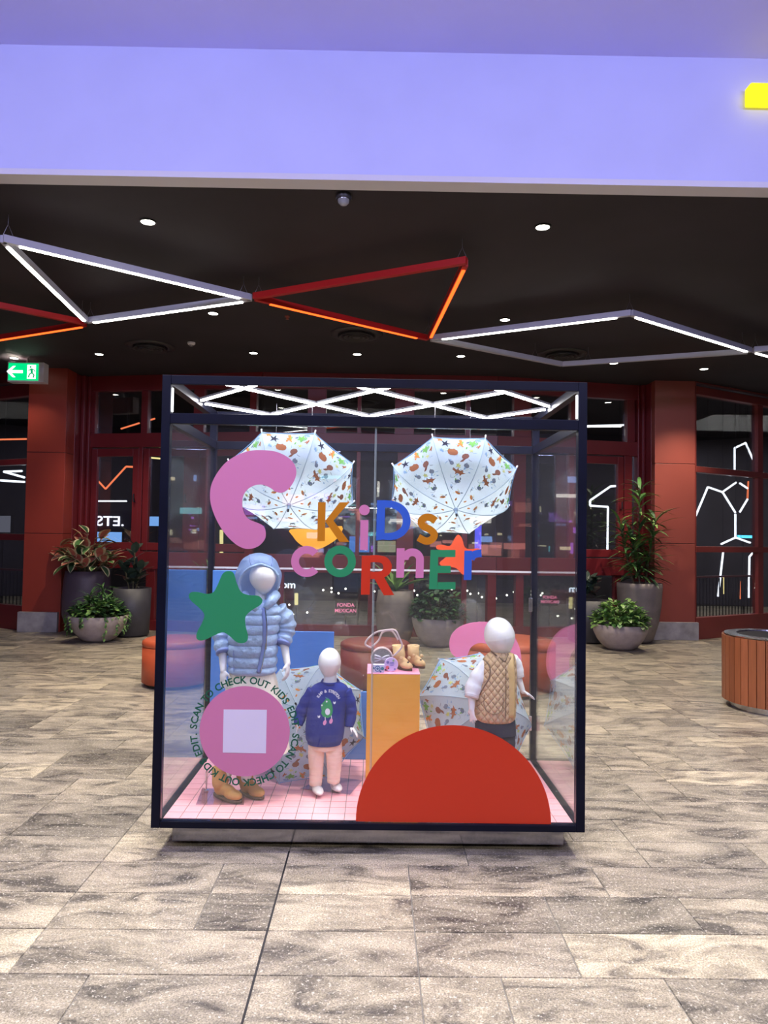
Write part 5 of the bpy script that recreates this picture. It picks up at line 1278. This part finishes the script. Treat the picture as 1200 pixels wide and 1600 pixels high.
# ------------------------------------------------------------------ planters and plants
def leaf_mesh(m, L, w_, droop=0.3, fold=0.15, n=5, m2=None, edge=0.62):
    mb = MB(); mb.smooth = True; vs = []; fs = []; ms = []
    cols = (-1, -edge, 0, edge, 1) if m2 else (-1, 0, 1)
    for i in range(n+1):
        t = i/n; ww = w_*math.sin(math.pi*min(1, t*0.92+0.06))**0.8*(1 if t < 1 else 0.02); z = -droop*L*t*t; x = L*t*(1-0.15*droop*t)
        for c_ in cols: vs.append((x, c_*ww, z + fold*ww*abs(c_)))
    k = len(cols)
    for i in range(n):
        for j in range(k-1):
            mb.cur = 1 if (m2 and 0 < j < k-2) else 0
            mb.add([vs[i*k+j], vs[i*k+j+1], vs[(i+1)*k+j+1], vs[(i+1)*k+j]], [(0,1,2,3)])
    return mb.mesh('leaf', [m] + ([m2] if m2 else []))
def place_leaf(me, parent, p, yaw, pitch, s, roll=0, name='leaf'):
    o = link(name, me, parent, loc=p); o.rotation_euler = Euler((roll, -pitch, yaw), 'XYZ'); o.scale = (s, s, s); return o
def foliage(parent, items, mats, name='foliage'):
    """items: (mesh, loc, yaw, pitch, scale) merged into one countless mass"""
    V, Fc, MI = [], [], []
    for me, p, yaw, pitch, s in items:
        mt = Matrix.Translation(p) @ Euler((0, -pitch, yaw), 'XYZ').to_matrix().to_4x4() @ Matrix.Scale(s, 4)
        k = len(V); V += [tuple(mt @ v.co) for v in me.vertices]
        off = mats.index(me.materials[0])
        for q in me.polygons: Fc.append(tuple(k+i for i in q.vertices)); MI.append(mats.index(me.materials[q.material_index]))
    me = bpy.data.meshes.new(name); me.from_pydata(V, [], Fc)
    for m in mats: me.materials.append(m)
    for q, i in zip(me.polygons, MI): q.material_index = i; q.use_smooth = True
    return tag(link(name, me, parent), kind='stuff')
RP = random.Random(21)
def planter(name, px, Y, prof, m, label, cat='planter', n=40):
    x = at(px, 990, Y).x; o = empty(name, (x, Y, 0), label=label, cat=cat)
    r1, z1 = prof[-1]
    mb = MB(); mb.smooth = True; inner = [(r1-0.035, z1), (r1-0.05, z1-0.06)]
    mb.lathe([(0.001, 0.0)] + prof + inner + [(0.001, z1-0.06)], n); mb.build('pot', m, o)
    mb = MB(); mb.lathe([(r1-0.052, z1-0.045), (0.001, z1-0.035)], n); mb.build('soil', M['soil'], o)
    return o
def bushy(parent, R_, z0, h, n, meshes, mats, up=0.5, dense=1.0):
    it = []
    for i in range(n):
        a = RP.uniform(0, 2*math.pi); r = R_*math.sqrt(RP.random()); z = z0 + h*RP.random()*(1-(r/R_)**2*0.75)
        it.append((RP.choice(meshes), Vector((r*math.cos(a), r*math.sin(a), z)), a+RP.uniform(-0.9,0.9), RP.uniform(-0.3, up*2), RP.uniform(0.7, 1.25)))
    return foliage(parent, it, mats)
def stems(parent, R_, z0, h, n, lean=0.5):
    for i in range(n):
        a = 2*math.pi*i/n + RP.uniform(-.3,.3); r = R_*RP.uniform(0.3, 0.8)
        MB().tube([(0.3*r*math.cos(a), 0.3*r*math.sin(a), z0), (r*math.cos(a), r*math.sin(a), z0+h*RP.uniform(.6,1))], 0.006, 5).build('stem', M['stem'], parent)
BOWL = lambda R_, H: [(R_*0.42, 0.0), (R_*0.60, H*0.12), (R_*0.80, H*0.38), (R_*0.93, H*0.68), (R_, H)]
lm = leaf_mesh(M['leaf'], 0.10, 0.028); lmd = leaf_mesh(M['leafd'], 0.10, 0.03); lml = leaf_mesh(M['leafl'], 0.09, 0.025)
MG = [M['leaf'], M['leafd'], M['leafl']]
# left group
b1 = planter('bowl_planter', 153, 10.15, BOWL(0.40, 0.36), M['concrete'], 'pale concrete bowl planter with trailing green plants at the left')
bushy(b1, 0.36, 0.34, 0.30, 520, [lm, lmd, lm, lml], MG); stems(b1, 0.3, 0.3, 0.25, 6)
gr_m = leaf_mesh(M['leaf'], 0.26, 0.012, 0.45)
for (dx, dy, z, n) in ((-0.12, 0.0, 0.62, 26), (0.03, 0.05, 0.70, 24), (0.14, 0.0, 0.55, 18)):
    hd = Vector((dx, dy, z)); MB().tube([(dx*0.5, dy, 0.30), hd], 0.008, 6).build('stem', M['stem'], b1)
    foliage(b1, [(gr_m, hd+Vector((0,0,RP.uniform(-.08,.03))), RP.uniform(0,6.3), RP.uniform(-0.2,1.2), RP.uniform(.6,1)) for i in range(n)], [M['leaf']])
it = []
for s0 in (2.9, 3.3, 3.7, 4.1, 4.55, 5.3, 5.7, 6.0, 6.25):       # trailing vines over the rim
    ln = RP.uniform(0.12, 0.34)
    for i in range(16):
        t = i/15; z = 0.37-ln*t; rr_ = 0.41 + 0.015 - 0.05*t*t*ln/0.3
        it.append((RP.choice([lml, lm]), Vector((rr_*math.cos(s0+RP.uniform(-.04,.04)), rr_*math.sin(s0), z)), s0+RP.uniform(-1.2,1.2), RP.uniform(-1.0,0.2), 0.55))
foliage(b1, it, MG, 'trailing_vine')
b2 = planter('tall_planter', 134, 10.93, [(0.16,0.0),(0.27,0.06),(0.34,0.28),(0.35,0.52),(0.33,0.80),(0.31,0.93)], M['plum'], 'tall plum tapered planter with pink and cream leaves')
cal = leaf_mesh(M['leafv'], 0.23, 0.068, 0.4, 0.2, 5, M['leaf']); calp = leaf_mesh(M['leafv'], 0.22, 0.065, 0.3, 0.2, 5, M['leafp']); calg = leaf_mesh(M['leafv'], 0.2, 0.055, 0.5, 0.2, 5, M['leafd'])
for i in range(115):
    a = RP.uniform(0, 6.283); r = RP.uniform(0.05, 0.46); z = 0.98 + 0.55*RP.random()*(1-(r/0.5)**2)
    p = Vector((r*math.cos(a), r*math.sin(a)*0.8, z)); place_leaf(RP.choice([cal, calp, calp, calg, cal]), b2, p, a+RP.uniform(-.6,.6), RP.uniform(-.3,1.1), RP.uniform(.85,1.3))
    if i % 3 == 0: MB().tube([(r*.2*math.cos(a), r*.2*math.sin(a), 0.86), p], 0.006, 5).build('stem', M['stem'], b2)
b3 = planter('cylinder_planter', 205, 10.72, [(0.20,0.0),(0.25,0.03),(0.262,0.35),(0.27,0.70)], M['slate'], 'dark slate cylinder planter with rubber plant beside the case')
rub = leaf_mesh(M['leafr'], 0.24, 0.062, 0.2, 0.12, 5)
for (dx, h_) in ((0.02, 1.28), (-0.12, 1.0), (0.12, 0.98)):
    MB().tube([(dx*.3, 0, 0.62), (dx, 0, h_)], 0.012, 6).build('stem', M['stem'], b3)
    for i in range(13):
        t = i/12; z = 0.74 + (h_-0.72)*t; place_leaf(rub, b3, Vector((dx*(.3+.7*t), 0, z)), i*2.4, RP.uniform(.35,1.1), RP.uniform(.8,1.05))
# middle pair seen through the case
c1 = planter('bowl_planter', 684, 10.1, BOWL(0.37, 0.40), M['concrete'], 'pale concrete bowl planter seen through the case')
bushy(c1, 0.36, 0.40, 0.46, 620, [lmd, lm, lmd], MG); stems(c1, 0.3, 0.34, 0.4, 8)
c2 = planter('tall_planter', 617, 10.45, [(0.17,0.0),(0.23,0.06),(0.27,0.25),(0.275,0.55),(0.25,0.74)], M['taupe'], 'tall taupe planter with spiky agave seen through the case')
aga = leaf_mesh(M['leafl'], 0.55, 0.035, 0.25, 0.5, 6)
for i in range(22): place_leaf(aga, c2, Vector((0,0,0.72)), i*2.4, RP.uniform(.45,1.45), RP.uniform(.75,1.05))
# right group
d1 = planter('bowl_planter', 969, 10.05, BOWL(0.385, 0.35), M['concrete'], 'pale concrete bowl planter with bright green foliage at the right')
bushy(d1, 0.36, 0.34, 0.36, 640, [lml, lm, lml], MG); stems(d1, 0.3, 0.3, 0.3, 6)
d2 = planter('tall_planter', 999, 10.76, [(0.15,0.0),(0.20,0.05),(0.27,0.28),(0.31,0.55),(0.325,0.80),(0.325,0.88)], M['taupe'], 'tall taupe planter with a tall narrow leaved plant by the right column')
drc = leaf_mesh(M['leaf'], 0.42, 0.026, 0.55, 0.3, 5); drd = leaf_mesh(M['leafd'], 0.42, 0.026, 0.6, 0.3, 5); drl = leaf_mesh(M['leafl'], 0.40, 0.023, 0.5, 0.3, 5)
for k, (x0, x1, h_) in enumerate(((0.0, 0.0, 2.30), (-0.08, -0.30, 1.75), (0.08, 0.24, 1.80), (0.02, -0.12, 1.5))):
    MB().tube([(x0, 0, 0.82), ((x0+x1)/2, 0.03, (0.82+h_)/2), (x1, 0, h_)], [0.014, 0.012, 0.006], 6).build('stem', M['stem'], d2)
    for i in range(70 if k == 0 else 56):
        t = (i+0.5)/(70 if k == 0 else 56); z = 0.92 + (h_-0.9)*t; yaw = i*2.399
        place_leaf(RP.choice([drc, drd, drl, drc]), d2, Vector((x0+(x1-x0)*t, 0, z)), yaw, RP.uniform(.1,.9)+0.3*t, RP.uniform(.7,1.15))
d3 = planter('cylinder_planter', 918, 10.75, [(0.24,0.0),(0.29,0.03),(0.30,0.3),(0.31,0.62)], M['slate'], 'dark slate planter half hidden by the right case post')
for i in range(30): place_leaf(rub, d3, Vector((RP.uniform(-.12,.12), RP.uniform(-.1,.1), RP.uniform(.62,.95))), RP.uniform(0,6.3), RP.uniform(.1,1.2), RP.uniform(.7,1))

# ------------------------------------------------------------------ round ottomans
def ottoman(px0, px1, Y, H, m, label):
    a = at(px0, 1030, Y); b = at(px1, 1030, Y); r = (b.x-a.x)/2
    o = empty('ottoman', ((a.x+b.x)/2, Y, 0), label=label, cat='ottoman')
    mb = MB(); mb.smooth = True; mb.lathe([(r-0.03, 0.03), (r, 0.045), (r, H-0.07)], 48, cap=True); mb.build('side', m, o)
    mb = MB(); mb.smooth = True; mb.lathe([(r-0.006, H-0.068), (r+0.004, H-0.055), (r, H-0.02), (r-0.03, H), (0.001, H+0.004)], 48); mb.build('cushion', m, o)
    MB().lathe([(r-0.05, 0.0), (r-0.05, 0.03)], 40, cap=True).build('plinth', M['blackmetal'], o)
ottoman(224, 326, 7.3, 0.46, M['pouf'], 'orange round ottoman at the left, partly behind the case frame')
ottoman(532, 640, 7.3, 0.46, M['poufr'], 'dark red round ottoman behind the toddler mannequin')
ottoman(712, 866, 7.25, 0.50, M['pouf'], 'widest orange round ottoman behind the vest mannequin')

# ------------------------------------------------------------------ timber clad bin
bx = at(1140, 1050, 6.6).x + 0.44
bn = empty('litter_bin', (bx, 6.6, 0), label='round timber slatted litter bin with steel rim at the right edge', cat='bin')
R_ = 0.44
M['wood'] = []
for k, c_ in enumerate(((0.27,0.085,0.035,1),(0.22,0.066,0.028,1),(0.31,0.10,0.045,1))):
    m, nt, b = bsdf('slat_timber_%s' % 'abc'[k]); N = nt.nodes.new; L = nt.links.new
    tc = N('ShaderNodeTexCoord'); mp = N('ShaderNodeMapping'); mp.inputs['Scale'].default_value = (30, 30, 2); n = N('ShaderNodeTexNoise'); n.inputs['Scale'].default_value = 2; n.inputs['Detail'].default_value = 5
    r = N('ShaderNodeValToRGB'); r.color_ramp.elements[0].color = tuple(x*.6 for x in c_[:3])+(1,); r.color_ramp.elements[1].color = tuple(x*1.25 for x in c_[:3])+(1,)
    L(tc.outputs['Object'], mp.inputs[0]); L(mp.outputs[0], n.inputs[0]); L(n.outputs['Fac'], r.inputs[0]); L(r.outputs[0], b.inputs['Base Color']); b.inputs['Roughness'].default_value = 0.4; M['wood'].append(m)
MB().lathe([(R_-0.02, 0.055), (R_-0.02, 0.655)], 48, cap=True).build('drum', M['dark'], bn)
MB().lathe([(R_-0.045, 0.0), (R_-0.045, 0.06)], 48, cap=True).build('kick_plate', M['steel'], bn, smooth=False)
nsl = 40; sm_ = [MB().box(-0.0325, 0.0325, -0.02, 0, 0, 0.585).mesh('slat', m) for m in M['wood']]
for k in range(nsl):
    a = 2*math.pi*k/nsl; o = link('slat', sm_[RP.randrange(3)], bn, loc=((R_+0.002)*math.sin(a), -(R_+0.002)*math.cos(a), 0.065)); o.rotation_euler = (0, 0, a)
MB().lathe([(R_+0.004, 0.655), (R_+0.004, 0.665), (R_-0.10, 0.668), (R_-0.105, 0.655)], 56).build('rim', M['steel'], bn, smooth=False)
MB().lathe([(R_-0.11, 0.657), (0.001, 0.657)], 40).build('opening', M['dark'], bn)

# ------------------------------------------------------------------ hall behind the photographer (seen only as reflections)
hb = random.Random(9)
shf = empty('hall_lights', (0, -9.9, 0), kind='structure')  # small random lights placed for the glass to reflect
SG = [glow('shopfront_glow', c_, s_) for c_, s_ in (((0.3,0.5,1,1),2.0),((1,0.95,0.85,1),2.5),((1,0.85,0.55,1),2.0),((0.5,0.2,1,1),1.8),((1,0.35,0.3,1),1.4),((0.3,0.9,1,1),1.5))]
for i in range(110):
    x = hb.uniform(-11, 11); z = hb.choice((1.2, 1.6, 2.0, 2.4, 2.8)) + hb.uniform(-.15,.15); w_ = hb.choice((.06,.1,.25,.5)); h_ = hb.choice((.05,.08,.14,.25))
    MB().box(x-w_/2, x+w_/2, -0.02, 0.02, z-h_/2, z+h_/2).build('shopfront_light', hb.choice(SG), shf)
# warm wash near the right-hand column and left column from recessed wall washers
